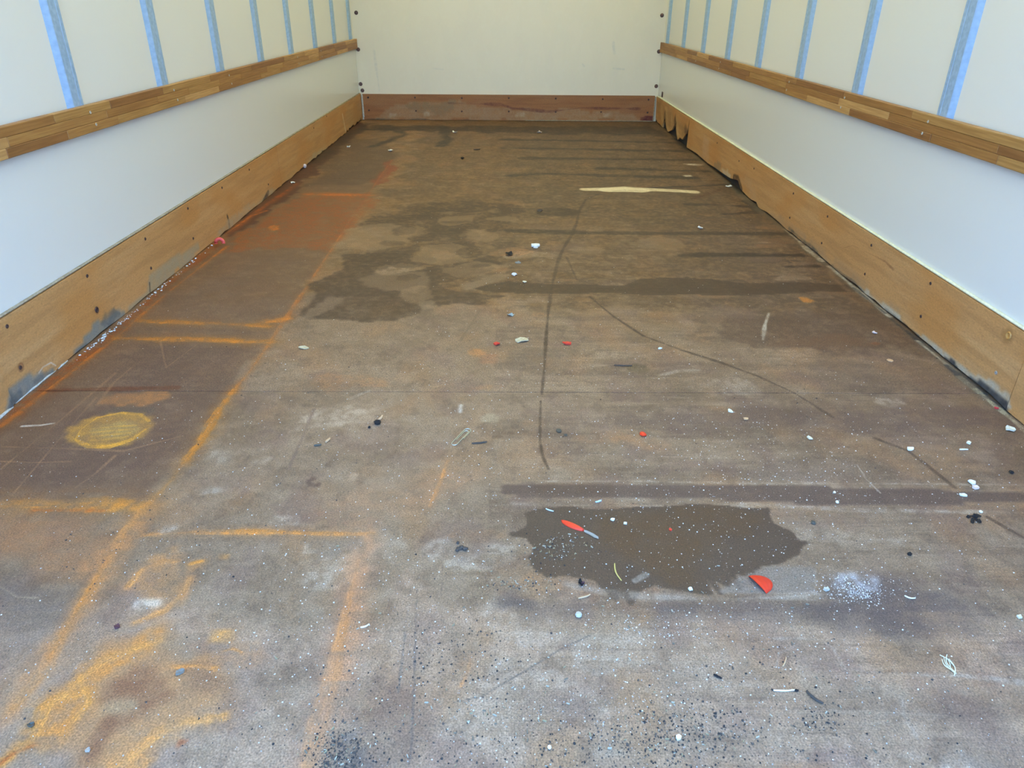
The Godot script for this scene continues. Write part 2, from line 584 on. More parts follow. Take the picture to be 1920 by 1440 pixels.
	p.rust([Vector2(-0.680, -1.275), Vector2(-0.680, -1.208), Vector2(-0.687, -1.137), Vector2(-0.697, -1.120)], 0.0174, [204, 140, 56], 0.85)
	p.rust([Vector2(-0.687, -1.137), Vector2(-0.701, -1.042), Vector2(-0.689, -0.971), Vector2(-0.685, -0.882), Vector2(-0.679, -0.793), Vector2(-0.671, -0.743), Vector2(-0.678, -0.671)], 0.0308, [206, 148, 82], 0.75)
	p.rust([Vector2(-0.695, -0.984), Vector2(-0.687, -0.870), Vector2(-0.676, -0.757)], 0.0105, [208, 138, 58], 0.75)
	p.rust([Vector2(-0.251, -1.066), Vector2(-0.245, -0.958), Vector2(-0.251, -0.882), Vector2(-0.255, -0.814), Vector2(-0.251, -0.715), Vector2(-0.255, -0.646), Vector2(-0.252, -0.577)], 0.0332, [204, 152, 108], 0.75)
	p.rust([Vector2(-0.257, -0.971), Vector2(-0.255, -0.859), Vector2(-0.253, -0.772)], 0.0190, [210, 146, 84], 0.7)
	p.rust([Vector2(-0.993, -1.125), Vector2(-0.882, -1.127), Vector2(-0.791, -1.128), Vector2(-0.690, -1.120)], 0.0538, [214, 148, 60], 0.9)
	p.rust([Vector2(-0.901, -1.107), Vector2(-0.770, -1.107)], 0.0131, [190, 110, 40], 0.7)
	p.rust([Vector2(-0.663, -1.036), Vector2(-0.602, -1.042), Vector2(-0.555, -1.045), Vector2(-0.418, -1.044), Vector2(-0.300, -1.040), Vector2(-0.243, -1.043)], 0.0165, [214, 150, 78], 0.85)
	p.rust([Vector2(-1.108, -2.024), Vector2(-0.996, -2.016), Vector2(-0.881, -2.009), Vector2(-0.708, -1.991)], 0.0328, [190, 128, 44], 0.9)
	p.rust([Vector2(-1.125, -1.902), Vector2(-1.008, -1.896), Vector2(-0.885, -1.893), Vector2(-0.675, -1.877)], 0.0371, [196, 132, 44], 0.9)
	p.rust([Vector2(-0.726, -2.027), Vector2(-0.668, -2.049)], 0.0335, [204, 132, 46], 0.9)
	p.rust([Vector2(-0.992, -3.657), Vector2(-0.830, -3.650), Vector2(-0.655, -3.642)], 0.0568, [184, 104, 24], 0.8)
	p.rust([Vector2(-1.171, -2.942), Vector2(-1.153, -3.237), Vector2(-1.109, -3.331)], 0.0140, [190, 110, 30], 0.7)
	p.blob(Vector2(-0.990, -3.041), 0.0275, 0.0330, [196, 112, 26], 0.8, 0.01, 0.02)
	p.stroke([Vector2(-1.138, -1.584), Vector2(-0.997, -1.593), Vector2(-0.828, -1.600)], 0.0141, [98, 48, 24], 0.7, 0.6, 0.008, 0.3)
	p.area([Vector2(-0.986, -1.518), Vector2(-0.993, -1.571), Vector2(-0.942, -1.588), Vector2(-0.853, -1.580), Vector2(-0.829, -1.545), Vector2(-0.873, -1.508), Vector2(-0.954, -1.518)], [176, 120, 70], 0.75, 0.012, 0.012, 0.35)
	p.area([Vector2(-0.958, -1.487), Vector2(-0.905, -1.508), Vector2(-0.839, -1.503), Vector2(-0.830, -1.468), Vector2(-0.936, -1.467)], [96, 84, 74], 0.6, 0.015, 0.012, 0.3)
	# the rust ring a tin has left
	p.blob(Vector2(-0.893, -1.399), 0.0898, 0.0786, [198, 150, 66], 0.75, 0.014, 0.010, 0.35)
	p.blob(Vector2(-0.884, -1.401), 0.0534, 0.0394, [164, 140, 92], 0.75, 0.012, 0.010, 0.35)
	p.stroke([Vector2(-0.826, -1.439), Vector2(-0.859, -1.468), Vector2(-0.909, -1.477), Vector2(-0.953, -1.453), Vector2(-0.964, -1.403), Vector2(-0.953, -1.358), Vector2(-0.909, -1.330), Vector2(-0.863, -1.330), Vector2(-0.830, -1.358), Vector2(-0.818, -1.404)], 0.0109, [222, 164, 58], 0.9, 0.5, 0.006, 0.4)
	for k in 4:
		p.stroke([Vector2(-0.946, -1.403) + Vector2(0.01 * k, 0.016 * k), Vector2(-0.892, -1.415) + Vector2(0.012 * k, 0.016 * k), Vector2(-0.846, -1.420) + Vector2(0.0, 0.016 * k)], 0.006, [208, 158, 66], 0.75, 0.6, 0.005, 0.5)
	# soft rust over the near left floor
	p.area([Vector2(-0.980, -1.087), Vector2(-0.758, -1.104), Vector2(-0.696, -1.057), Vector2(-0.701, -0.931), Vector2(-0.830, -0.984), Vector2(-0.864, -0.906)], [160, 114, 78], 0.7, 0.05, 0.04, 0.3)
	p.area([Vector2(-0.856, -0.893), Vector2(-0.815, -0.957), Vector2(-0.695, -0.918), Vector2(-0.688, -0.824), Vector2(-0.736, -0.793), Vector2(-0.799, -0.803)], [120, 106, 100], 0.65, 0.04, 0.03, 0.45)
	p.area([Vector2(-0.647, -0.679), Vector2(-0.616, -0.733), Vector2(-0.607, -0.777), Vector2(-0.528, -0.798), Vector2(-0.411, -0.743), Vector2(-0.394, -0.671), Vector2(-0.442, -0.646), Vector2(-0.472, -0.585), Vector2(-0.595, -0.578), Vector2(-0.612, -0.630)], [178, 128, 82], 0.85, 0.03, 0.03, 0.22)
	p.area([Vector2(-0.649, -0.578), Vector2(-0.635, -0.622), Vector2(-0.643, -0.679), Vector2(-0.619, -0.724), Vector2(-0.602, -0.767), Vector2(-0.536, -0.798), Vector2(-0.515, -0.767), Vector2(-0.573, -0.724), Vector2(-0.584, -0.671), Vector2(-0.568, -0.615), Vector2(-0.575, -0.578)], [206, 134, 62], 0.75, 0.02, 0.030, 0.75)
	p.area([Vector2(-0.508, -0.578), Vector2(-0.485, -0.614), Vector2(-0.464, -0.646), Vector2(-0.384, -0.662), Vector2(-0.373, -0.652), Vector2(-0.434, -0.626), Vector2(-0.458, -0.585)], [208, 142, 78], 0.75, 0.02, 0.025, 0.7)
	p.area([Vector2(-0.624, -0.882), Vector2(-0.635, -0.944), Vector2(-0.595, -0.978), Vector2(-0.531, -0.931), Vector2(-0.528, -0.858), Vector2(-0.572, -0.825)], [196, 138, 84], 0.6, 0.02, 0.025, 0.75)
	p.area([Vector2(-0.707, -0.671), Vector2(-0.696, -0.752), Vector2(-0.708, -0.894), Vector2(-0.706, -1.057), Vector2(-0.687, -1.137), Vector2(-0.658, -1.104), Vector2(-0.665, -0.894), Vector2(-0.654, -0.733), Vector2(-0.673, -0.638)], [190, 132, 84], 0.55, 0.03, 0.02, 0.6)
	p.area([Vector2(-0.260, -0.577), Vector2(-0.261, -0.697), Vector2(-0.260, -0.882), Vector2(-0.252, -1.043), Vector2(-0.212, -1.035), Vector2(-0.223, -0.870), Vector2(-0.231, -0.697), Vector2(-0.234, -0.577)], [190, 138, 100], 0.5, 0.03, 0.02, 0.6)
	p.area([Vector2(-0.270, -1.209), Vector2(-0.099, -1.248), Vector2(-0.121, -1.106), Vector2(-0.240, -1.028), Vector2(-0.379, -1.042)], [170, 124, 90], 0.4, 0.05, 0.05, 0.6)
	p.area([Vector2(-0.575, -0.697), Vector2(-0.555, -0.733), Vector2(-0.506, -0.729), Vector2(-0.474, -0.671), Vector2(-0.506, -0.630), Vector2(-0.519, -0.585), Vector2(-0.539, -0.585), Vector2(-0.542, -0.646)], [124, 84, 60], 0.8, 0.02, 0.03, 0.35)
	p.area([Vector2(-0.479, -0.738), Vector2(-0.427, -0.743), Vector2(-0.399, -0.706), Vector2(-0.419, -0.679), Vector2(-0.455, -0.697)], [126, 94, 74], 0.75, 0.025, 0.03, 0.35)
	p.area([Vector2(-0.526, -0.793), Vector2(-0.487, -0.798), Vector2(-0.462, -0.752), Vector2(-0.501, -0.752)], [136, 122, 108], 0.65, 0.02, 0.02, 0.3)
	p.area([Vector2(-0.554, -0.671), Vector2(-0.518, -0.688), Vector2(-0.505, -0.658), Vector2(-0.530, -0.642)], [176, 150, 116], 0.7, 0.02, 0.02, 0.3)
	p.rust([Vector2(-0.647, -0.585), Vector2(-0.623, -0.626), Vector2(-0.636, -0.671), Vector2(-0.629, -0.688), Vector2(-0.597, -0.697)], 0.0246, [222, 156, 74], 0.85)
	p.rust([Vector2(-0.622, -0.688), Vector2(-0.606, -0.729), Vector2(-0.595, -0.752), Vector2(-0.555, -0.777), Vector2(-0.526, -0.793)], 0.0202, [220, 160, 84], 0.8)
	p.rust([Vector2(-0.611, -0.724), Vector2(-0.577, -0.679), Vector2(-0.582, -0.654)], 0.0164, [222, 158, 78], 0.8)
	p.rust([Vector2(-0.488, -0.741), Vector2(-0.454, -0.743), Vector2(-0.421, -0.738)], 0.0096, [214, 152, 86], 0.8)
	p.rust([Vector2(-0.498, -0.578), Vector2(-0.485, -0.599), Vector2(-0.465, -0.632), Vector2(-0.437, -0.650), Vector2(-0.382, -0.658)], 0.0223, [222, 162, 92], 0.85)
	p.rust([Vector2(-0.647, -0.585), Vector2(-0.637, -0.603), Vector2(-0.617, -0.615)], 0.0083, [170, 96, 40], 0.8)
	p.blob(Vector2(-0.426, -0.619), 0.0063, 0.0046, [150, 84, 52], 0.8, 0.006, 0.006)
	p.rust([Vector2(-0.627, -0.906), Vector2(-0.624, -0.944), Vector2(-0.598, -0.964), Vector2(-0.568, -0.968)], 0.0165, [214, 156, 92], 0.8)
	p.rust([Vector2(-0.533, -0.925), Vector2(-0.531, -0.888), Vector2(-0.543, -0.853), Vector2(-0.581, -0.825)], 0.0122, [208, 154, 96], 0.7)
	p.area([Vector2(-0.617, -0.929), Vector2(-0.597, -0.951), Vector2(-0.541, -0.925), Vector2(-0.544, -0.876), Vector2(-0.584, -0.870), Vector2(-0.621, -0.894)], [156, 118, 84], 0.65, 0.02, 0.015, 0.4)
	p.area([Vector2(-0.626, -0.858), Vector2(-0.607, -0.873), Vector2(-0.577, -0.864), Vector2(-0.587, -0.847), Vector2(-0.611, -0.845)], [212, 202, 192], 0.7, 0.016, 0.020, 0.5)
	p.blob(Vector2(-0.435, -0.800), 0.0164, 0.0116, [222, 154, 76], 0.8, 0.012, 0.012, 0.4)
	p.rust([Vector2(-0.425, -0.770), Vector2(-0.411, -0.775), Vector2(-0.395, -0.768)], 0.0048, [216, 150, 78], 0.8)
	p.rust([Vector2(-0.546, -0.960), Vector2(-0.528, -0.968)], 0.0108, [224, 156, 72], 0.8)
	p.blob(Vector2(-0.495, -0.968), 0.0093, 0.0068, [216, 150, 76], 0.7, 0.01, 0.008)
	p.rust([Vector2(-0.125, -1.278), Vector2(-0.133, -1.210), Vector2(-0.141, -1.165), Vector2(-0.148, -1.122)], 0.0118, [206, 148, 90], 0.7)
	p.rust([Vector2(-0.053, -0.753), Vector2(-0.056, -0.729), Vector2(-0.065, -0.707)], 0.0062, [212, 150, 92], 0.75)
	p.blob(Vector2(-0.095, -1.811), 0.0207, 0.0206, [190, 128, 74], 0.6, 0.012, 0.012)
	p.blob(Vector2(-0.057, -1.777), 0.0321, 0.0267, [160, 112, 82], 0.6, 0.015, 0.012)
	p.blob(Vector2(0.993, -2.219), 0.0209, 0.0285, [196, 128, 52], 0.85, 0.01, 0.012)
	p.blob(Vector2(1.055, -1.877), 0.0152, 0.0090, [190, 92, 34], 0.8, 0.006, 0.008)
	p.area([Vector2(0.854, -1.378), Vector2(1.011, -1.356), Vector2(0.998, -1.252), Vector2(0.822, -1.214), Vector2(0.791, -1.292)], [160, 126, 94], 0.45, 0.03, 0.03, 0.5)
	# scuffs along the near left boards
	for q in [[Vector2(-1.047, -1.244), Vector2(-1.031, -1.438), Vector2(-1.019, -1.681)], [Vector2(-0.970, -1.153), Vector2(-0.994, -1.414), Vector2(-1.003, -1.552)], [Vector2(-1.087, -1.274), Vector2(-0.994, -1.268), Vector2(-0.919, -1.272)], [Vector2(-1.099, -1.329), Vector2(-0.934, -1.321), Vector2(-0.826, -1.313), Vector2(-0.725, -1.374)], [Vector2(-0.987, -1.881), Vector2(-0.935, -1.777), Vector2(-0.901, -1.713)], [Vector2(-0.901, -1.713), Vector2(-0.884, -1.811), Vector2(-0.874, -1.864)], [Vector2(-0.983, -1.513), Vector2(-0.998, -1.622), Vector2(-0.992, -1.712)], [Vector2(-0.859, -1.180), Vector2(-0.845, -1.226), Vector2(-0.835, -1.295)]]:
		p.stroke(q, 0.007, [158, 122, 92], 0.6, 0.6, 0.003, 0.45)
	p.stroke([Vector2(-1.103, -1.414), Vector2(-1.063, -1.419), Vector2(-1.038, -1.428)], 0.010, [204, 200, 196], 0.8, 0.6, 0.004, 0.3)
	# wet marks left of the middle, pale dry islands between them
	var wet := [66, 47, 33]
	p.area([Vector2(-0.644, -2.083), Vector2(-0.653, -2.293), Vector2(-0.634, -2.454), Vector2(-0.628, -2.653), Vector2(-0.511, -2.681), Vector2(-0.437, -2.736), Vector2(-0.340, -2.843), Vector2(-0.348, -2.724), Vector2(-0.429, -2.605), Vector2(-0.510, -2.555), Vector2(-0.439, -2.473), Vector2(-0.290, -2.516), Vector2(-0.102, -2.674), Vector2(-0.020, -2.599), Vector2(-0.095, -2.461), Vector2(-0.221, -2.376), Vector2(-0.125, -2.284), Vector2(-0.035, -2.226), Vector2(-0.119, -2.155), Vector2(-0.256, -2.167), Vector2(-0.313, -2.078), Vector2(-0.423, -2.043), Vector2(-0.552, -2.042)], wet, 0.78, 0.012, 0.035, 0.3)
	p.area([Vector2(-0.644, -2.951), Vector2(-0.605, -3.114), Vector2(-0.458, -3.443), Vector2(-0.132, -3.555), Vector2(0.024, -3.354), Vector2(-0.001, -3.042), Vector2(-0.245, -2.958), Vector2(-0.323, -2.843), Vector2(-0.438, -3.075), Vector2(-0.588, -3.015)], [70, 50, 34], 0.7, 0.015, 0.05, 0.5)
	p.area([Vector2(-0.109, -2.325), Vector2(0.019, -2.390), Vector2(0.276, -2.356), Vector2(0.404, -2.352), Vector2(0.480, -2.423), Vector2(0.643, -2.437), Vector2(0.838, -2.390), Vector2(1.183, -2.367), Vector2(1.184, -2.305), Vector2(0.802, -2.270), Vector2(0.446, -2.271), Vector2(0.178, -2.273), Vector2(-0.053, -2.275)], wet, 0.85, 0.010, 0.012, 0.12)
	p.area([Vector2(-0.682, -2.767), Vector2(-0.681, -3.030), Vector2(-0.536, -3.116), Vector2(-0.385, -3.019), Vector2(-0.387, -2.842), Vector2(-0.517, -2.721)], [142, 120, 98], 0.6, 0.015, 0.02, 0.3)
	p.area([Vector2(-0.507, -2.427), Vector2(-0.445, -2.514), Vector2(-0.286, -2.475), Vector2(-0.235, -2.323), Vector2(-0.366, -2.222), Vector2(-0.466, -2.295)], [138, 116, 96], 0.55, 0.02, 0.03, 0.35)
	p.area([Vector2(-0.146, -2.351), Vector2(-0.038, -2.461), Vector2(0.019, -2.462), Vector2(0.000, -2.406), Vector2(-0.125, -2.299)], [142, 122, 102], 0.6, 0.01, 0.01, 0.3)
	p.area([Vector2(-0.633, -2.041), Vector2(-0.609, -2.220), Vector2(-0.538, -2.211), Vector2(-0.555, -2.128), Vector2(-0.593, -2.041)], [148, 128, 112], 0.55, 0.015, 0.02, 0.35)
	p.area([Vector2(-0.291, -2.176), Vector2(-0.235, -2.214), Vector2(-0.212, -2.154), Vector2(-0.268, -2.122)], [144, 124, 104], 0.6, 0.01, 0.01, 0.3)
	# water marks: small dark tongues and pale dried rims in that area
	for k in 60:
		var lat := g.randf()
		var deep := g.randf()
		var at := Vector2(lerpf(-0.50, 0.0, lat), lerpf(-2.25, -3.7, deep))
		var long := g.randf_range(0.02, 0.09)
		var pale := g.randf() < 0.35
		var flat := g.randf_range(0.4, 1.4)
		if at.y > SEAMS[sheet] + 0.15 or at.y < SEAMS[sheet + 1] - 0.15:
			continue
		p.blob(at, long, long * flat, [146, 122, 98] if pale else [66, 47, 33], 0.55, 0.010, long * 0.4, 0.4)
	# dark bands that run across to the right hand wall
	p.stroke([Vector2(0.011, -3.018), Vector2(0.337, -2.991), Vector2(0.675, -2.989), Vector2(1.197, -2.998)], 0.0716, [52, 38, 27], 0.85, 0.6, 0.012, 0.25)
	p.blob(Vector2(0.234, -3.329), 0.1036, 0.0860, [58, 40, 26], 0.85, 0.012, 0.015)
	for q in [[Vector2(-0.022, -5.302), Vector2(0.559, -5.278), Vector2(1.164, -5.212)], [Vector2(-0.020, -4.968), Vector2(0.526, -4.946), Vector2(1.185, -4.890)], [Vector2(0.114, -4.623), Vector2(0.659, -4.604), Vector2(1.188, -4.603)], [Vector2(0.529, -4.326), Vector2(0.838, -4.304), Vector2(1.168, -4.254)], [Vector2(0.028, -4.109), Vector2(0.210, -4.170), Vector2(1.036, -4.080)], [Vector2(-1.088, -5.715), Vector2(-0.852, -5.750), Vector2(-0.741, -5.506), Vector2(-0.891, -4.999)], [Vector2(-0.498, -5.869), Vector2(-0.415, -5.288), Vector2(-0.448, -5.014)]]:
		p.stroke(q, 0.10, [44, 33, 22], 0.85, 0.7, 0.03, 0.3)
	p.area([Vector2(-1.079, -5.900), Vector2(1.144, -5.933), Vector2(1.145, -5.211), Vector2(1.099, -5.573), Vector2(0.036, -5.583), Vector2(-1.004, -5.693)], [48, 35, 25], 0.85, 0.05, 0.05, 0.3)
	for q in [[Vector2(0.756, -3.839), Vector2(0.988, -3.869), Vector2(1.248, -3.939)], [Vector2(0.876, -3.492), Vector2(1.076, -3.465), Vector2(1.178, -3.446)], [Vector2(0.677, -2.686), Vector2(0.888, -2.702), Vector2(1.133, -2.692)], [Vector2(1.168, -3.347), Vector2(1.008, -3.306)], [Vector2(1.047, -2.564), Vector2(1.147, -2.566)]]:
		p.stroke(q, 0.055, [50, 36, 27], 0.9, 0.7, 0.02, 0.25)
	p.stroke([Vector2(1.267, -4.005), Vector2(1.071, -3.750), Vector2(0.929, -3.610)], 0.05, [76, 46, 28], 0.7, 0.7, 0.015, 0.4)
	p.area([Vector2(0.676, -2.033), Vector2(0.819, -2.098), Vector2(1.030, -2.122), Vector2(1.245, -2.111), Vector2(1.209, -1.864), Vector2(0.977, -1.837), Vector2(0.676, -1.838), Vector2(0.633, -1.933)], [90, 68, 54], 0.75, 0.02, 0.02, 0.3)
	p.area([Vector2(0.770, -1.897), Vector2(1.047, -1.929), Vector2(1.045, -1.856), Vector2(0.768, -1.843)], [112, 80, 56], 0.5, 0.02, 0.02, 0.4)
	p.area([Vector2(0.798, -1.758), Vector2(1.106, -1.794), Vector2(1.167, -1.637), Vector2(0.998, -1.573), Vector2(0.830, -1.620)], [106, 86, 74], 0.5, 0.03, 0.02, 0.4)
	p.area([Vector2(0.254, -1.482), Vector2(0.513, -1.501), Vector2(0.838, -1.510), Vector2(1.184, -1.526), Vector2(1.186, -1.426), Vector2(0.799, -1.419), Vector2(0.432, -1.426), Vector2(0.273, -1.433)], [102, 82, 74], 0.75, 0.03, 0.03, 0.35)
	p.area([Vector2(-0.014, -1.819), Vector2(0.061, -1.862), Vector2(0.181, -1.848), Vector2(0.169, -1.721), Vector2(0.057, -1.689), Vector2(-0.006, -1.719)], [104, 86, 74], 0.5, 0.02, 0.02, 0.5)
	p.area([Vector2(0.354, -2.001), Vector2(0.492, -2.052), Vector2(0.547, -2.003), Vector2(0.424, -1.857), Vector2(0.366, -1.875)], [110, 86, 62], 0.5, 0.02, 0.03, 0.5)
	p.blob(Vector2(0.354, -1.716), 0.0283, 0.0252, [92, 78, 56], 0.7, 0.01, 0.012)
	p.area([Vector2(-0.020, -1.185), Vector2(0.045, -1.196), Vector2(0.270, -1.186), Vector2(0.595, -1.192), Vector2(0.870, -1.181), Vector2(1.046, -1.169), Vector2(1.027, -1.139), Vector2(0.801, -1.128), Vector2(0.573, -1.131), Vector2(0.367, -1.141), Vector2(0.064, -1.146), Vector2(-0.009, -1.160)], [88, 70, 64], 0.85, 0.010, 0.006, 0.12)
	p.area([Vector2(0.055, -1.189), Vector2(0.216, -1.189), Vector2(0.222, -1.150), Vector2(0.064, -1.153)], [88, 66, 52], 0.5, 0.02, 0.015, 0.4)
	p.stroke([Vector2(0.066, -1.205), Vector2(0.273, -1.206), Vector2(0.489, -1.199), Vector2(0.706, -1.200), Vector2(1.053, -1.196)], 0.0110, [178, 164, 150], 0.6, 0.9, 0.006, 0.75)
	p.stroke([Vector2(0.012, -1.131), Vector2(0.156, -1.126), Vector2(0.321, -1.122), Vector2(0.488, -1.127), Vector2(0.669, -1.113), Vector2(0.995, -1.106)], 0.0150, [178, 166, 154], 0.65, 0.9, 0.008, 0.7)
	p.stroke([Vector2(0.742, -1.267), Vector2(0.739, -1.213), Vector2(0.746, -1.168)], 0.006, [186, 178, 170], 0.7, 0.6, 0.002, 0.3)
	p.area([Vector2(0.740, -1.267), Vector2(0.629, -1.287), Vector2(0.504, -1.250), Vector2(0.514, -1.212), Vector2(0.732, -1.209)], [118, 100, 90], 0.45, 0.012, 0.01, 0.4)
	# the large wet patch near the doors
	p.area([Vector2(0.037, -1.103), Vector2(0.063, -1.116), Vector2(0.155, -1.111), Vector2(0.362, -1.119), Vector2(0.505, -1.114), Vector2(0.505, -1.068), Vector2(0.537, -1.045), Vector2(0.540, -1.012), Vector2(0.520, -0.984), Vector2(0.485, -0.965), Vector2(0.441, -0.959), Vector2(0.422, -0.935), Vector2(0.398, -0.938), Vector2(0.381, -0.897), Vector2(0.363, -0.917), Vector2(0.345, -0.925), Vector2(0.344, -0.885), Vector2(0.320, -0.888), Vector2(0.286, -0.901), Vector2(0.261, -0.910), Vector2(0.250, -0.927), Vector2(0.223, -0.907), Vector2(0.194, -0.868), Vector2(0.186, -0.885), Vector2(0.152, -0.901), Vector2(0.145, -0.912), Vector2(0.100, -0.919), Vector2(0.069, -0.922), Vector2(0.050, -0.948), Vector2(0.039, -0.979), Vector2(0.049, -1.000), Vector2(0.035, -1.026), Vector2(0.011, -1.039), Vector2(0.036, -1.059)], [78, 61, 50], 0.93, 0.004, 0.013, 0.06)
	for q in [[Vector2(0.209, -0.926), Vector2(0.177, -0.885)], [Vector2(0.345, -0.926), Vector2(0.354, -0.892)], [Vector2(0.387, -0.946), Vector2(0.388, -0.901)], [Vector2(0.261, -0.913), Vector2(0.337, -0.892)], [Vector2(0.507, -1.001), Vector2(0.540, -1.018)], [Vector2(0.050, -1.036), Vector2(0.013, -1.040)]]:
		p.stroke(q, 0.020, [80, 63, 52], 0.9, 0.5, 0.008, 0.1)
	p.area([Vector2(0.194, -1.098), Vector2(0.481, -1.104), Vector2(0.439, -1.030), Vector2(0.332, -0.986), Vector2(0.332, -0.907), Vector2(0.271, -0.920), Vector2(0.235, -0.972), Vector2(0.174, -1.014)], [90, 64, 40], 0.6, 0.03, 0.03, 0.4)
	p.stroke([Vector2(0.238, -0.935), Vector2(0.217, -0.920)], 0.012, [150, 142, 134], 0.7, 0.6, 0.004, 0.3)
	p.area([Vector2(0.402, -0.930), Vector2(0.445, -0.956), Vector2(0.533, -0.954), Vector2(0.510, -0.893), Vector2(0.354, -0.892)], [136, 126, 120], 0.7, 0.008, 0.004, 0.2)
	p.stroke([Vector2(0.100, -0.912), Vector2(0.169, -0.889), Vector2(0.238, -0.883), Vector2(0.346, -0.877), Vector2(0.511, -0.885)], 0.0192, [176, 166, 156], 0.65, 0.9, 0.012, 0.6)
	p.stroke([Vector2(0.536, -0.957), Vector2(0.512, -0.893), Vector2(0.433, -0.890)], 0.005, [180, 168, 156], 0.5, 0.9, 0.003, 0.7)
	p.area([Vector2(-0.009, -0.873), Vector2(0.028, -0.892), Vector2(0.072, -0.880), Vector2(0.131, -0.868), Vector2(0.216, -0.857), Vector2(0.335, -0.850), Vector2(0.459, -0.862), Vector2(0.542, -0.898), Vector2(0.657, -0.914), Vector2(0.748, -0.883), Vector2(0.779, -0.831), Vector2(0.736, -0.802), Vector2(0.616, -0.793), Vector2(0.509, -0.814), Vector2(0.380, -0.828), Vector2(0.213, -0.839), Vector2(0.095, -0.836), Vector2(0.010, -0.850)], [100, 86, 82], 0.7, 0.03, 0.025, 0.4)
	p.blob(Vector2(0.026, -0.869), 0.0294, 0.0176, [88, 76, 74], 0.75, 0.02, 0.012)
	p.area([Vector2(0.447, -0.853), Vector2(0.537, -0.883), Vector2(0.663, -0.889), Vector2(0.729, -0.848), Vector2(0.621, -0.804), Vector2(0.513, -0.823)], [88, 74, 72], 0.65, 0.03, 0.03, 0.45)
	p.stroke([Vector2(0.411, -0.795), Vector2(0.477, -0.795), Vector2(0.495, -0.778), Vector2(0.497, -0.738)], 0.012, [184, 174, 164], 0.6, 0.9, 0.006, 0.7)
	p.stroke([Vector2(0.497, -0.737), Vector2(0.568, -0.728), Vector2(0.661, -0.726), Vector2(0.746, -0.713)], 0.008, [176, 166, 156], 0.45, 0.9, 0.006, 0.75)
	p.stroke([Vector2(0.398, -0.743), Vector2(0.410, -0.767), Vector2(0.448, -0.783)], 0.008, [176, 172, 170], 0.45, 0.7, 0.005, 0.5)
	p.stroke([Vector2(0.557, -0.688), Vector2(0.545, -0.649), Vector2(0.548, -0.625)], 0.012, [178, 170, 164], 0.35, 0.9, 0.006, 0.75)
	p.area([Vector2(0.546, -0.918), Vector2(0.592, -0.930), Vector2(0.642, -0.920), Vector2(0.621, -0.886), Vector2(0.568, -0.873), Vector2(0.540, -0.893)], [204, 206, 216], 0.55, 0.012, 0.012, 0.75)
	# rope drag lines and scratches
	var line := [60, 43, 32]
	p.stroke([Vector2(0.464, -3.690), Vector2(0.389, -3.577), Vector2(0.338, -3.360), Vector2(0.304, -3.131), Vector2(0.272, -2.966), Vector2(0.223, -2.774), Vector2(0.192, -2.614), Vector2(0.159, -2.381), Vector2(0.130, -2.113)], 0.017, line, 0.75, 0.7, 0.003, 0.3)
	p.stroke([Vector2(0.130, -2.113), Vector2(0.112, -1.891), Vector2(0.100, -1.720), Vector2(0.087, -1.573)], 0.012, line, 0.75, 0.7, 0.003, 0.3)
	p.stroke([Vector2(0.083, -1.540), Vector2(0.078, -1.444), Vector2(0.074, -1.352), Vector2(0.078, -1.293), Vector2(0.087, -1.249)], 0.009, line, 0.75, 0.7, 0.002, 0.35)
	p.stroke([Vector2(0.228, -2.666), Vector2(0.237, -2.523), Vector2(0.245, -2.409)], 0.012, line, 0.6, 0.7, 0.003, 0.3)
	p.stroke([Vector2(0.274, -2.244), Vector2(0.331, -2.076), Vector2(0.398, -1.931)], 0.014, line, 0.75, 0.7, 0.003, 0.3)
	p.stroke([Vector2(0.398, -1.931), Vector2(0.494, -1.830), Vector2(0.579, -1.756), Vector2(0.656, -1.675), Vector2(0.721, -1.582), Vector2(0.769, -1.467)], 0.014, line, 0.7, 0.7, 0.004, 0.35)
	p.stroke([Vector2(0.828, -1.373), Vector2(0.876, -1.323), Vector2(0.891, -1.262), Vector2(0.906, -1.186)], 0.011, line, 0.65, 0.7, 0.004, 0.35)
	p.stroke([Vector2(0.916, -1.092), Vector2(0.932, -1.061), Vector2(0.953, -1.023)], 0.010, line, 0.65, 0.7, 0.004, 0.35)
	p.stroke([Vector2(0.280, -1.734), Vector2(0.343, -1.725)], 0.008, [78, 62, 50], 0.7, 0.7, 0.002, 0.3)
	p.stroke([Vector2(-0.460, -1.495), Vector2(-0.456, -1.394), Vector2(-0.453, -1.247)], 0.010, [112, 92, 86], 0.6, 0.7, 0.003, 0.3)
	p.stroke([Vector2(-0.084, -2.124), Vector2(-0.134, -1.889)], 0.010, [108, 90, 74], 0.6, 0.7, 0.003, 0.3)
	p.stroke([Vector2(0.129, -0.801), Vector2(0.082, -0.774), Vector2(0.029, -0.735), Vector2(-0.013, -0.706), Vector2(-0.035, -0.690), Vector2(-0.072, -0.681)], 0.0035, [92, 84, 80], 0.8, 0.6, 0.001, 0.3)
	p.stroke([Vector2(-0.150, -0.925), Vector2(-0.141, -0.814), Vector2(-0.131, -0.706), Vector2(-0.125, -0.630), Vector2(-0.123, -0.584)], 0.0028, [104, 92, 88], 0.75, 0.6, 0.001, 0.3)
	p.stroke([Vector2(-0.113, -1.014), Vector2(-0.110, -0.951), Vector2(-0.106, -0.882)], 0.0035, [110, 92, 82], 0.6, 0.6, 0.001, 0.4)
	p.stroke([Vector2(-0.159, -0.870), Vector2(-0.156, -0.803), Vector2(-0.152, -0.697)], 0.0035, [112, 104, 100], 0.6, 0.6, 0.001, 0.6)
	p.stroke([Vector2(0.331, -0.889), Vector2(0.353, -0.836), Vector2(0.380, -0.788)], 0.0035, [104, 96, 94], 0.6, 0.6, 0.001, 0.4)
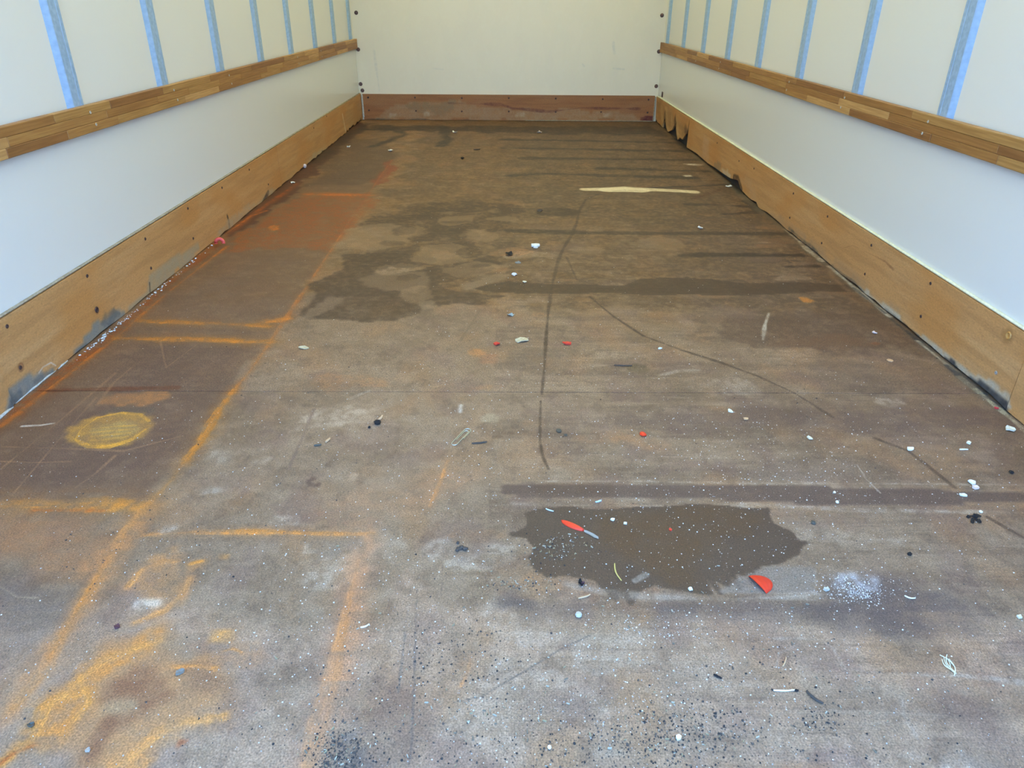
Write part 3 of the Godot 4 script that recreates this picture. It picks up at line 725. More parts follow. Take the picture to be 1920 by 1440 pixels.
	p.stroke([Vector2(0.360, -0.933), Vector2(0.378, -0.883), Vector2(0.389, -0.831)], 0.003, [110, 102, 98], 0.6, 0.6, 0.001, 0.4)
	p.stroke([Vector2(-0.863, -0.918), Vector2(-0.797, -0.881), Vector2(-0.761, -0.879)], 0.006, [184, 170, 140], 0.5, 0.7, 0.003, 0.5)
	# chalk and spilt paint
	p.stroke([Vector2(0.824, -2.107), Vector2(0.782, -2.013), Vector2(0.742, -1.904)], 0.013, [196, 194, 188], 0.75, 0.7, 0.005, 0.35)
	p.stroke([Vector2(0.401, -3.794), Vector2(0.498, -3.797), Vector2(0.613, -3.824), Vector2(0.775, -3.791), Vector2(0.960, -3.748)], 0.0717, [224, 214, 186], 0.92, 0.3, 0.012, 0.15)
	p.stroke([Vector2(0.525, -3.785), Vector2(0.690, -3.777)], 0.1076, [226, 218, 192], 0.92, 0.3, 0.012, 0.15)
	p.blob(Vector2(1.121, -4.452), 0.0573, 0.0318, [214, 212, 204], 0.8, 0.02, 0.015)
	p.blob(Vector2(1.006, -4.134), 0.0238, 0.0223, [220, 218, 210], 0.9, 0.02, 0.01)
	p.blob(Vector2(-0.106, -1.502), 0.0077, 0.0205, [214, 218, 222], 0.75, 0.008, 0.006)
	p.blob(Vector2(-0.042, -1.455), 0.0224, 0.0220, [172, 160, 138], 0.6, 0.01, 0.012)
	p.stroke([Vector2(-0.384, -1.548), Vector2(-0.345, -1.589)], 0.012, [192, 186, 180], 0.5, 0.7, 0.006, 0.5)
	p.stroke([Vector2(0.398, -1.676), Vector2(0.460, -1.707), Vector2(0.510, -1.708)], 0.014, [176, 168, 158], 0.55, 0.7, 0.006, 0.4)
	p.blob(Vector2(-0.315, -1.219), 0.0098, 0.0169, [184, 158, 136], 0.6, 0.004, 0.002)
	for q in [Vector2(-0.401, -1.205), Vector2(-0.385, -1.191), Vector2(-0.394, -1.194), Vector2(-0.379, -1.194), Vector2(-0.395, -1.213)]:
		p.blob(q, 0.006, 0.008, [92, 70, 62], 0.8, 0.003, 0.004)
	p.area([Vector2(-0.648, -1.296), Vector2(-0.615, -1.331), Vector2(-0.572, -1.306), Vector2(-0.581, -1.266), Vector2(-0.619, -1.262)], [182, 172, 160], 0.5, 0.025, 0.02, 0.5)
	p.area([Vector2(-0.604, -1.163), Vector2(-0.574, -1.181), Vector2(-0.543, -1.155), Vector2(-0.574, -1.138)], [184, 180, 176], 0.45, 0.02, 0.02, 0.6)
	p.area([Vector2(-0.534, -1.190), Vector2(-0.514, -1.194), Vector2(-0.504, -1.155), Vector2(-0.519, -1.151)], [116, 92, 84], 0.5, 0.015, 0.01, 0.4)
	p.area([Vector2(-0.631, -1.042), Vector2(-0.606, -1.065), Vector2(-0.592, -1.042), Vector2(-0.614, -1.024)], [190, 188, 188], 0.5, 0.012, 0.012, 0.6)
	p.area([Vector2(-0.246, -0.630), Vector2(-0.213, -0.646), Vector2(-0.186, -0.614), Vector2(-0.180, -0.577), Vector2(-0.234, -0.577)], [84, 84, 88], 0.6, 0.015, 0.015, 0.6)
	p.area([Vector2(-0.068, -1.058), Vector2(-0.086, -1.028), Vector2(-0.074, -0.985), Vector2(-0.045, -0.985), Vector2(-0.042, -1.028)], [110, 96, 88], 0.4, 0.02, 0.02, 0.6)
	p.stroke([Vector2(-1.152, -4.452), Vector2(-1.148, -5.219), Vector2(-1.107, -6.009)], 0.13, [46, 34, 26], 0.85, 0.9, 0.04, 0.4)
	# mould and grime creeping out from under the right hand boards, pale crust along them
	p.stroke([Vector2(1.210, -5.345), Vector2(1.198, -4.948)], 0.10, [34, 26, 22], 0.95, 0.7, 0.02, 0.1)
	p.stroke([Vector2(1.211, -3.938), Vector2(1.208, -3.730)], 0.06, [30, 24, 22], 0.9, 0.6, 0.02, 0.2)
	p.stroke([Vector2(1.178, -3.551), Vector2(1.185, -3.387)], 0.05, [40, 32, 28], 0.85, 0.6, 0.02, 0.2)
	p.stroke([Vector2(1.191, -4.761), Vector2(1.190, -4.254), Vector2(1.191, -3.447), Vector2(1.202, -2.861), Vector2(1.195, -2.280), Vector2(1.194, -1.843), Vector2(1.200, -1.484)], 0.055, [96, 88, 78], 0.75, 0.9, 0.02, 0.45)
	p.stroke([Vector2(1.196, -3.063), Vector2(1.199, -2.853), Vector2(1.193, -2.635)], 0.026, [188, 174, 158], 0.85, 0.7, 0.012, 0.55)
	p.stroke([Vector2(1.197, -2.566), Vector2(1.195, -2.280), Vector2(1.195, -2.085)], 0.026, [180, 176, 166], 0.9, 0.7, 0.010, 0.45)
	p.stroke([Vector2(1.190, -2.341), Vector2(1.194, -2.111)], 0.012, [56, 56, 60], 0.8, 0.7, 0.008, 0.5)
	p.stroke([Vector2(1.190, -2.059), Vector2(1.192, -1.969), Vector2(1.192, -1.839)], 0.024, [44, 44, 48], 0.85, 0.7, 0.010, 0.45)
	p.stroke([Vector2(1.190, -1.901), Vector2(1.192, -1.761), Vector2(1.193, -1.709)], 0.018, [186, 180, 164], 0.85, 0.7, 0.008, 0.5)
	p.stroke([Vector2(1.189, -1.741), Vector2(1.192, -1.608), Vector2(1.194, -1.490)], 0.022, [48, 50, 58], 0.85, 0.7, 0.010, 0.4)
	p.stroke([Vector2(1.187, -1.672), Vector2(1.189, -1.558), Vector2(1.189, -1.391)], 0.014, [182, 176, 152], 0.85, 0.7, 0.008, 0.55)
	p.stroke([Vector2(1.197, -2.566), Vector2(1.160, -2.449), Vector2(1.161, -2.315)], 0.03, [150, 120, 96], 0.5, 0.9, 0.012, 0.5)


func build_shell() -> void:
	var white := plain(c8(226, 223, 215), 0.28)
	var cream := plain(c8(230, 219, 194), 0.35)
	var t := 0.05
	var l := setting("wall_left")
	part("wall_panel", block(Vector3(X_WALL_L - t, -0.06, Z_WALL - 0.04), Vector3(X_WALL_L, ROOF, Z_REAR)), white, l)
	part("lining_sheet", block(Vector3(X_WALL_L, 0.15, Z_WALL + 0.006), Vector3(X_LINING_L, 0.56, Z_REAR)), white, l)
	var r := setting("wall_right")
	part("wall_panel", block(Vector3(X_WALL_R, -0.06, Z_WALL - 0.04), Vector3(X_WALL_R + t, ROOF, Z_REAR)), white, r)
	part("lining_sheet", block(Vector3(X_LINING_R, 0.15, Z_WALL + 0.006), Vector3(X_WALL_R, 0.56, Z_REAR)), white, r)
	var b := setting("wall_back")
	var p := Paint.new(512, 480, Vector2(X_WALL_L, ROOF), Vector2(X_WALL_R, -0.06), [230, 219, 194], n_soft, n_fine)
	p.wash(n_mid, 0.006, 0.012, 120, 200, [226, 216, 192], 0.4, 2)
	p.wash(n_fine, 0.005, 0.008, 150, 215, [233, 224, 202], 0.3, 5)
	for q in [[Vector2(-0.595, 0.390), Vector2(-0.511, 0.382)], [Vector2(0.839, 0.398), Vector2(0.924, 0.391)], [Vector2(0.826, 0.582), Vector2(0.840, 0.506)], [Vector2(-1.048, 0.513), Vector2(-1.029, 0.222)], [Vector2(0.593, 0.428), Vector2(0.606, 0.412)]]:
		p.stroke(q, 0.02, [196, 192, 180], 0.5, 0.8, 0.01, 0.5)
	cream.albedo_color = Color.WHITE
	cream.albedo_texture = p.finish(512, 480, n_grit, 0.0, n_fine, 0.0)
	cream.texture_repeat = false
	var face := func(u: float, v: float, d: float) -> Vector3: return Vector3(u, v, Z_WALL - 0.04 + 0.04 * d)
	var laid := func(q: Vector2) -> Vector2: return Vector2((q.x - X_WALL_L) / (X_WALL_R - X_WALL_L), (ROOF - q.y) / (ROOF + 0.06))
	part("wall_panel", slab(PackedVector2Array([Vector2(X_WALL_L, -0.06), Vector2(X_WALL_R, -0.06), Vector2(X_WALL_R, ROOF), Vector2(X_WALL_L, ROOF)]), face, laid), cream, b)
	var c := setting("ceiling")
	var grp := plain(c8(238, 232, 214), 0.5)
	grp.backlight_enabled = true
	grp.backlight = c8(255, 240, 196)
	part("roof_sheet", block(Vector3(X_WALL_L - t, ROOF, Z_WALL - 0.04), Vector3(X_WALL_R + t, ROOF + 0.003, Z_REAR), 0.0005), grp, c)


func build_studs() -> void:
	var zinc := speckled(c8(168, 196, 224), c8(150, 178, 208), 0.42, 7.0, 0.25, 0.03)
	var outline := PackedVector2Array([Vector2(-0.041, 0.0), Vector2(-0.028, 0.0105), Vector2(-0.025, 0.0122), Vector2(-0.012, 0.0122), Vector2(-0.010, 0.0112), Vector2(-0.007, 0.0112), Vector2(-0.005, 0.0122), Vector2(0.025, 0.0122), Vector2(0.028, 0.0105), Vector2(0.041, 0.0)])
	var none := func(_q: Vector2) -> Vector2: return Vector2.ZERO
	var left := get_node("wall_left")
	var right := get_node("wall_right")
	var ml := slab(outline, func(u: float, v: float, d: float) -> Vector3: return Vector3(v, 0.55 + (ROOF - 0.55) * d, u), none)
	var mr := slab(outline, func(u: float, v: float, d: float) -> Vector3: return Vector3(-v, 0.55 + (ROOF - 0.55) * d, u), none)
	for z in [-0.44, -1.005, -1.575, -2.145, -2.72, -3.29, -3.855, -4.41, -4.98, -5.55, -6.118]:
		part("stud", ml, zinc, left, Vector3(X_WALL_L, 0.0, z))
		part("stud", mr, zinc, right, Vector3(X_WALL_R, 0.0, z + 0.012))


func build_rails() -> void:
	var tones := [timber(c8(178, 134, 76), c8(156, 112, 58), 1), timber(c8(162, 114, 60), c8(142, 96, 48), 2), timber(c8(196, 152, 94), c8(174, 128, 74), 3), timber(c8(148, 100, 54), c8(128, 84, 42), 4), timber(c8(172, 126, 68), c8(152, 104, 54), 5)]
	var screw := screw_mesh(0.0045)
	var steel := plain(c8(196, 192, 186), 0.4, 0.6)
	for side in 2:
		var t := setting("trim_%d" % (side + 1))
		var x := -1.170 if side == 0 else 1.1955
		var back := X_LINING_L if side == 0 else X_LINING_R
		var top := 0.597 if side == 0 else 0.586
		var butt := -4.934 if side == 0 else -3.335
		for row in 3:
			var z := Z_REAR
			var y1 := top - row * 0.0232
			var last := -1
			while z > Z_WALL + 0.012:
				var long := rng.randf_range(0.26, 0.62)
				var z1 := z - long
				if z > butt + 0.02 and z1 < butt + 0.1:
					z1 = butt
				if z1 < Z_WALL + 0.12:
					z1 = Z_WALL + 0.010
				var pick := rng.randi_range(0, 4)
				if pick == last:
					pick = (pick + 2) % 5
				last = pick
				var proud := rng.randf_range(-0.0006, 0.0006)
				var a := Vector3(minf(x + proud, back), y1 - 0.0231, z1 + 0.0003)
				var b := Vector3(maxf(x + proud, back), y1, z - 0.0003)
				if z1 == butt:
					a.z += 0.0012
				part("stave", block(a, b, 0.0012), tones[pick], t)
				z = z1
		var out := 1.0 if side == 0 else -1.0
		for z in [-2.145, -2.72, -3.29, -4.41, -4.98]:
			part("screw", screw, steel, t, Vector3(x + 0.001 * out, top - 0.018, z - 0.01), Vector3(0, 0, -PI / 2 * out))
			part("screw", screw, steel, t, Vector3(x + 0.001 * out, top - 0.052, z - 0.025), Vector3(0, 0, -PI / 2 * out))


# a countersunk screw head, facing +y, with its cross recess
func screw_mesh(r: float) -> ArrayMesh:
	var st := begin()
	var n := 10
	for k in n:
		var a := TAU * k / n
		var b := TAU * (k + 1) / n
		var oa := Vector3(cos(a) * r, 0.0, sin(a) * r)
		var ob := Vector3(cos(b) * r, 0.0, sin(b) * r)
		var ia := oa * 0.8 + Vector3(0, r * 0.22, 0)
		var ib := ob * 0.8 + Vector3(0, r * 0.22, 0)
		quad(st, oa, ob, ib, ia, Vector3(cos(a), 1.0, sin(a)))
		var ca := oa * (0.25 if k % 2 else 0.42) + Vector3(0, r * 0.02, 0)
		var cb := ob * (0.42 if k % 2 else 0.25) + Vector3(0, r * 0.02, 0)
		quad(st, ia, ib, cb, ca, Vector3.UP)
		tri(st, ca, cb, Vector3(0, -r * 0.12, 0), Vector3.UP)
		tri(st, oa, ob, Vector3(0, -r * 0.6, 0), Vector3.DOWN)
	return st.commit()


func board_paint(u1: float, top: float) -> Paint:
	var p := Paint.new(2048, 128, Vector2(Z_REAR, top), Vector2(u1, 0.0), [192, 144, 92], n_soft, n_fine)
	p.wash(n_mid, 0.012, 0.0009, 110, 190, [168, 124, 78], 0.5, 3)
	p.wash(n_mid, 0.02, 0.0016, 130, 200, [200, 158, 110], 0.5, 7)
	p.wash(n_soft, 0.008, 0.003, 130, 200, [188, 130, 70], 0.6, 5)
	p.wash(n_fine, 0.004, 0.0006, 160, 220, [150, 108, 68], 0.35, 8)
	return p


func board_run(parent: Node3D, right: bool, z0: float, z1: float, bottom: Array, top: float, proud: float, m: Material) -> void:
	var x := X_BOARD_R - proud if right else X_BOARD_L + proud
	var back := X_LINING_R - 0.0005 if right else X_LINING_L + 0.0005
	var pts := PackedVector2Array([Vector2(z0, top), Vector2(z1, top)])
	for q in bottom:
		pts.append(q)
	var put := func(u: float, v: float, d: float) -> Vector3: return Vector3(lerpf(back, x, d), v, u)
	var uv := func(q: Vector2) -> Vector2: return Vector2((q.x - Z_REAR) / (Z_BOARD - Z_REAR), (0.2 - q.y) / 0.2)
	part("kick_board", slab(pts, put, uv), m, parent)


func worn(z0: float, z1: float, step: float, rough: float) -> Array:
	var out := []
	var n := maxi(2, int(absf(z1 - z0) / step))
	for k in n + 1:
		out.append(Vector2(lerpf(z0, z1, k / float(n)), 0.001 + rng.randf() * rough))
	return out


func build_boards() -> void:
	var rot := plain(c8(40, 32, 28), 0.95)
	var head := speckled(c8(92, 66, 58), c8(60, 42, 40), 0.6, 30.0, 0.3)
	var bright := plain(c8(170, 166, 162), 0.45, 0.5)
	var plug := plain(c8(188, 136, 70), 0.6)
	var caulk := speckled(c8(206, 204, 196), c8(160, 158, 150), 0.7, 16.0)
	var dusty := speckled(c8(168, 158, 138), c8(138, 124, 104), 0.8, 12.0)
	var cream := speckled(c8(232, 230, 200), c8(214, 210, 176), 0.6, 12.0)
	# left
	var l := setting("baseboard_left")
	var p := board_paint(Z_BOARD, 0.2)
	stain_left(p)
	var ml := plain(Color.WHITE, 0.6)
	ml.albedo_texture = p.finish(2048, 128, n_grit, 0.0005, n_fine, 0.0004)
	ml.texture_repeat = false
	ml.albedo_color = c8(255, 251, 243)
	board_run(l, false, Z_REAR, -1.504, worn(-1.504, Z_REAR, 0.2, 0.002), 0.198, 0.004, ml)
	board_run(l, false, -1.506, -3.830, worn(-3.830, -1.506, 0.06, 0.006), 0.198, 0.0, ml)
	board_run(l, false, -3.833, -5.496, worn(-5.496, -3.833, 0.05, 0.010), 0.199, 0.0006, ml)
	board_run(l, false, -5.500, Z_BOARD - 0.012, worn(Z_BOARD - 0.012, -5.500, 0.04, 0.022), 0.199, 0.0, ml)
	part("batten", block(Vector3(X_WALL_L + 0.0005, 0.0005, Z_WALL + 0.007), Vector3(X_LINING_L, 0.149, Z_REAR)), rot, l)
	part("sealant_bead", block(Vector3(X_LINING_L, 0.1995, Z_WALL + 0.008), Vector3(X_LINING_L + 0.009, 0.2055, Z_REAR), 0.0025), dusty, l)
	for q in [Vector2(-1.572, 0.071), Vector2(-1.575, 0.178), Vector2(-1.940, 0.174), Vector2(-2.306, 0.171), Vector2(-2.299, 0.074), Vector2(-2.659, 0.068), Vector2(-2.665, 0.179), Vector2(-3.023, 0.174), Vector2(-3.380, 0.175), Vector2(-3.617, 0.056), Vector2(-4.621, 0.173), Vector2(-4.982, 0.192)]:
		part("screw", screw_mesh(0.0055), head, l, Vector3(X_BOARD_L + 0.0008, q.y, q.x), Vector3(0, 0, -PI / 2))
	part("plug", screw_mesh(0.009), head, l, Vector3(X_BOARD_L + 0.0008, Vector2(-1.940, 0.072).y, Vector2(-1.940, 0.072).x), Vector3(0, 0, -PI / 2))
	# remains of the white sealant between board and floor
	for q in [[Vector2(-1.170, -1.368), Vector2(-1.174, -1.501)], [Vector2(-1.178, -1.519), Vector2(-1.179, -1.695)], [Vector2(-1.177, -1.704), Vector2(-1.178, -1.752)], [Vector2(-1.189, -2.035), Vector2(-1.188, -2.157)], [Vector2(-1.188, -2.175), Vector2(-1.187, -2.252)], [Vector2(-1.183, -2.312), Vector2(-1.187, -2.407)], [Vector2(-1.185, -2.430), Vector2(-1.190, -2.516)], [Vector2(-1.187, -2.613), Vector2(-1.198, -2.766)], [Vector2(-1.196, -2.794), Vector2(-1.194, -2.896)]]:
		part("sealant_strip", ragged_strip(q[0], q[1], 0.004 if q[0].y > -1.9 else 0.0075), caulk, l)
	# right
	var r := setting("baseboard_right")
	p = board_paint(Z_BOARD, 0.2)
	stain_right(p)
	var mr := plain(Color.WHITE, 0.6)
	mr.albedo_texture = p.finish(2048, 128, n_grit, 0.0005, n_fine, 0.0004)
	mr.texture_repeat = false
	mr.albedo_color = c8(255, 251, 243)
	board_run(r, true, Z_REAR, -1.499, worn(-1.499, Z_REAR, 0.2, 0.002), 0.189, 0.003, mr)
	var low := [Vector2(-5.017, 0.004), Vector2(-4.748, 0.016), Vector2(-4.441, 0.012), Vector2(-4.281, 0.019), Vector2(-4.073, 0.023), Vector2(-3.956, 0.027), Vector2(-3.822, 0.045), Vector2(-3.748, 0.015), Vector2(-3.650, 0.008), Vector2(-3.568, 0.006), Vector2(-3.485, 0.014), Vector2(-3.442, -0.004), Vector2(-3.328, 0.008), Vector2(-3.156, 0.007)]
	low.append_array(worn(Vector2(-3.052, 0.008).x, -1.504, 0.07, 0.008))
	board_run(r, true, -1.504, -5.017, low, 0.189, 0.0, mr)
	var frayed := [Vector2(-6.183, 0.030), Vector2(-6.102, 0.012), Vector2(-6.010, 0.013), Vector2(-5.878, 0.004), Vector2(-5.870, 0.041), Vector2(-5.826, 0.078), Vector2(-5.732, 0.022), Vector2(-5.675, -0.008), Vector2(-5.608, 0.018), Vector2(-5.522, 0.042), Vector2(-5.482, 0.074), Vector2(-5.439, 0.098), Vector2(-5.367, 0.033), Vector2(-5.318, -0.007), Vector2(-5.256, 0.029), Vector2(-5.169, 0.029), Vector2(-5.120, 0.064), Vector2(-5.066, 0.086)]
	var tail := []
	for q in frayed:
		tail.append(Vector2(clampf(q.x, Z_BOARD - 0.012, -5.03), maxf(q.y, 0.003)))
	board_run(r, true, -5.024, Z_BOARD - 0.012, tail, 0.189, -0.002, mr)
	part("batten", block(Vector3(X_LINING_R, 0.0005, Z_WALL + 0.007), Vector3(X_WALL_R - 0.0005, 0.149, Z_REAR)), rot, r)
	part("sealant_bead", block(Vector3(X_LINING_R - 0.010, 0.1905, Z_WALL + 0.008), Vector3(X_LINING_R, 0.1975, Z_REAR), 0.0025), cream, r)
	for q in [Vector2(-1.939, 0.062), Vector2(-1.939, 0.163), Vector2(-2.314, 0.159), Vector2(-2.310, 0.061), Vector2(-2.682, 0.157), Vector2(-2.684, 0.054), Vector2(-3.048, 0.157), Vector2(-3.039, 0.057), Vector2(-3.594, 0.150), Vector2(-3.844, 0.138), Vector2(-4.294, 0.153)]:
		part("screw", screw_mesh(0.005), head, r, Vector3(X_BOARD_R - 0.0008, q.y, q.x), Vector3(0, 0, PI / 2))
	part("screw", screw_mesh(0.005), bright, r, Vector3(X_BOARD_R - 0.0008, Vector2(-1.575, 0.064).y, Vector2(-1.575, 0.064).x), Vector3(0, 0, PI / 2))
	part("plug", screw_mesh(0.010), plug, r, Vector3(X_BOARD_R - 0.0008, Vector2(-1.577, 0.163).y, Vector2(-1.577, 0.163).x), Vector3(0, 0, PI / 2))
	# back
	var b := setting("baseboard_back")
	var xa := X_BOARD_L + 0.001
	var xb := X_BOARD_R - 0.001
	p = Paint.new(1024, 96, Vector2(xa, 0.2), Vector2(xb, 0.0), [150, 98, 50], n_soft, n_fine)
	p.wash(n_mid, 0.012, 0.0009, 110, 190, [128, 80, 40], 0.5, 3)
	p.wash(n_soft, 0.008, 0.003, 120, 200, [152, 108, 70], 0.5, 5)
	p.area([Vector2(-0.9, 0.14), Vector2(-0.55, 0.15), Vector2(-0.2, 0.11), Vector2(0.3, 0.10), Vector2(1.0, 0.07), Vector2(1.1, 0.0), Vector2(-1.1, 0.0)], [158, 128, 94], 0.7, 0.02, 0.03, 0.3)
	p.stroke([Vector2(-0.478, 0.133), Vector2(-0.047, 0.124), Vector2(0.039, 0.096), Vector2(0.342, 0.073), Vector2(0.601, 0.103), Vector2(0.861, 0.100), Vector2(1.077, 0.098)], 0.022, [92, 46, 28], 0.65, 0.7, 0.01, 0.4)
	p.blob(Vector2(1.150, 0.016), 0.07, 0.025, [84, 24, 16], 0.85, 0.01, 0.01)
	p.stroke([Vector2(-1.134, 0.003), Vector2(-0.656, 0.002), Vector2(-0.004, -0.003), Vector2(0.388, -0.001)], 0.02, [74, 62, 46], 0.7, 0.7, 0.01, 0.4)
	for q in [Vector2(-0.654, 0.047), Vector2(-0.936, 0.033), Vector2(0.800, 0.043), Vector2(0.104, 0.059)]:
		p.blob(q, 0.035, 0.022, [178, 160, 134], 0.6, 0.015, 0.015)
	p.area([Vector2(-0.822, 0.127), Vector2(-0.391, 0.146), Vector2(-0.437, 0.056), Vector2(-0.782, 0.079)], [116, 96, 66], 0.5, 0.02, 0.02)
	var mb := plain(Color.WHITE, 0.6)
	mb.albedo_texture = p.finish(1024, 96, n_grit, 0.0010, n_fine, 0.0006)
	mb.texture_repeat = false
	var put := func(u: float, v: float, d: float) -> Vector3: return Vector3(u, v, lerpf(Z_WALL + 0.0005, Z_BOARD, d))
	var uv := func(q: Vector2) -> Vector2: return Vector2((q.x - xa) / (xb - xa), (0.2 - q.y) / 0.2)
	part("kick_board", slab(PackedVector2Array([Vector2(xa + 0.012, 0.196), Vector2(xa + 0.012, 0.002), Vector2(xb - 0.012, 0.002), Vector2(xb - 0.012, 0.196)]), put, uv), mb, b)
	for q in [Vector2(-1.119, 0.170), Vector2(-0.742, 0.172), Vector2(-0.365, 0.170), Vector2(0.013, 0.172), Vector2(-1.119, 0.073), Vector2(-0.739, 0.071), Vector2(-0.368, 0.069), Vector2(0.013, 0.071), Vector2(0.763, 0.071), Vector2(0.391, 0.171), Vector2(0.770, 0.169), Vector2(1.140, 0.167), Vector2(0.394, 0.069), Vector2(1.141, 0.069)]:
		part("screw", screw_mesh(0.007), head, b, Vector3(q.x, q.y, Z_BOARD + 0.001), Vector3(PI / 2, 0, 0))
	part("sealant_bead", block(Vector3(xa + 0.002, 0.02, Z_BOARD - 0.004), Vector3(xa + 0.016, 0.194, Z_BOARD + 0.004), 0.003), caulk, b)
	part("sealant_bead", block(Vector3(xb - 0.013, 0.004, Z_BOARD - 0.004), Vector3(xb - 0.004, 0.19, Z_BOARD + 0.003), 0.003), dusty, b)
	part("sealant_bead", block(Vector3(0.15, 0.0005, Z_BOARD), Vector3(xb - 0.014, 0.006, Z_BOARD + 0.006), 0.002), dusty, b)
	# bolts of the bulkhead
	var wb := get_node("wall_back")
	var bolt := dome(0.015, 0.009)
	var rusty := speckled(c8(120, 96, 92), c8(84, 60, 58), 0.6, 20.0, 0.3)
	for q in [Vector2(-1.160, 0.776), Vector2(-1.168, 0.520), Vector2(-1.172, 0.269), Vector2(-1.162, 0.221), Vector2(1.189, 0.773), Vector2(1.190, 0.520), Vector2(1.195, 0.267)]:
		part("bolt", bolt, rusty, wb, Vector3(q.x, q.y, Z_WALL), Vector3(PI / 2, 0, 0))
	var wr := get_node("wall_right")
	part("bracket", block(Vector3(X_LINING_R - 0.006, 0.205, -6.07), Vector3(X_LINING_R, 0.245, -6.03), 0.003), rusty, wr)


func dome(r: float, tall: float) -> ArrayMesh:
	var st := begin()
	var n := 12
	for k in n:
		var a := TAU * k / n
		var b := TAU * (k + 1) / n
		for j in 3:
			var t0 := j / 3.0 * PI / 2
			var t1 := (j + 1) / 3.0 * PI / 2
			var pa := Vector3(cos(a) * cos(t0) * r, sin(t0) * tall, sin(a) * cos(t0) * r)
			var pb := Vector3(cos(b) * cos(t0) * r, sin(t0) * tall, sin(b) * cos(t0) * r)
			var pc := Vector3(cos(b) * cos(t1) * r, sin(t1) * tall, sin(b) * cos(t1) * r)
			var pd := Vector3(cos(a) * cos(t1) * r, sin(t1) * tall, sin(a) * cos(t1) * r)
			quad(st, pa, pb, pc, pd, (pa + pb + pc + pd))
	return st.commit()


# a lumpy strip of old sealant lying along the floor from a to b
func ragged_strip(a: Vector2, b: Vector2, r: float) -> ArrayMesh:
	var pts := []
	var radii := []
	var n := maxi(3, int((b - a).length() / 0.02))
	for k in n + 1:
		var q := a.lerp(b, k / float(n))
		var rr := r * rng.randf_range(0.45, 1.15) * (0.4 if k == 0 or k == n else 1.0)
		pts.append(Vector3(q.x + rng.randf_range(-0.3, 0.3) * r, rr * 0.8, q.y))
		radii.append(rr)
	return tube(pts, radii, 6)


func tube(pts: Array, radii: Array, n: int) -> ArrayMesh:
	var st := begin()
	add_tube(st, pts, radii, n)
	return st.commit()


func add_tube(st: SurfaceTool, pts: Array, radii: Array, n: int) -> void:
	var rings := []
	var up := Vector3.UP
	for k in pts.size():
		var d: Vector3 = (pts[mini(k + 1, pts.size() - 1)] - pts[maxi(k - 1, 0)]).normalized()
		var s := d.cross(up)
		if s.length() < 0.05:
			s = d.cross(Vector3.RIGHT)
		s = s.normalized()
		var t := s.cross(d).normalized()
		var ring := []
		for j in n:
			var a := TAU * j / n
			ring.append(pts[k] + (s * cos(a) + t * sin(a)) * radii[k])
		rings.append(ring)
	for k in pts.size() - 1:
		for j in n:
			var i := (j + 1) % n
			quad(st, rings[k][j], rings[k][i], rings[k + 1][i], rings[k + 1][j], rings[k][j] + rings[k][i] - pts[k] * 2.0)
	for e in [0, pts.size() - 1]:
		var out: Vector3 = (pts[e] - pts[1 if e == 0 else e - 1]).normalized()
		for j in range(1, n - 1):
			tri(st, rings[e][0], rings[e][j], rings[e][j + 1], out)


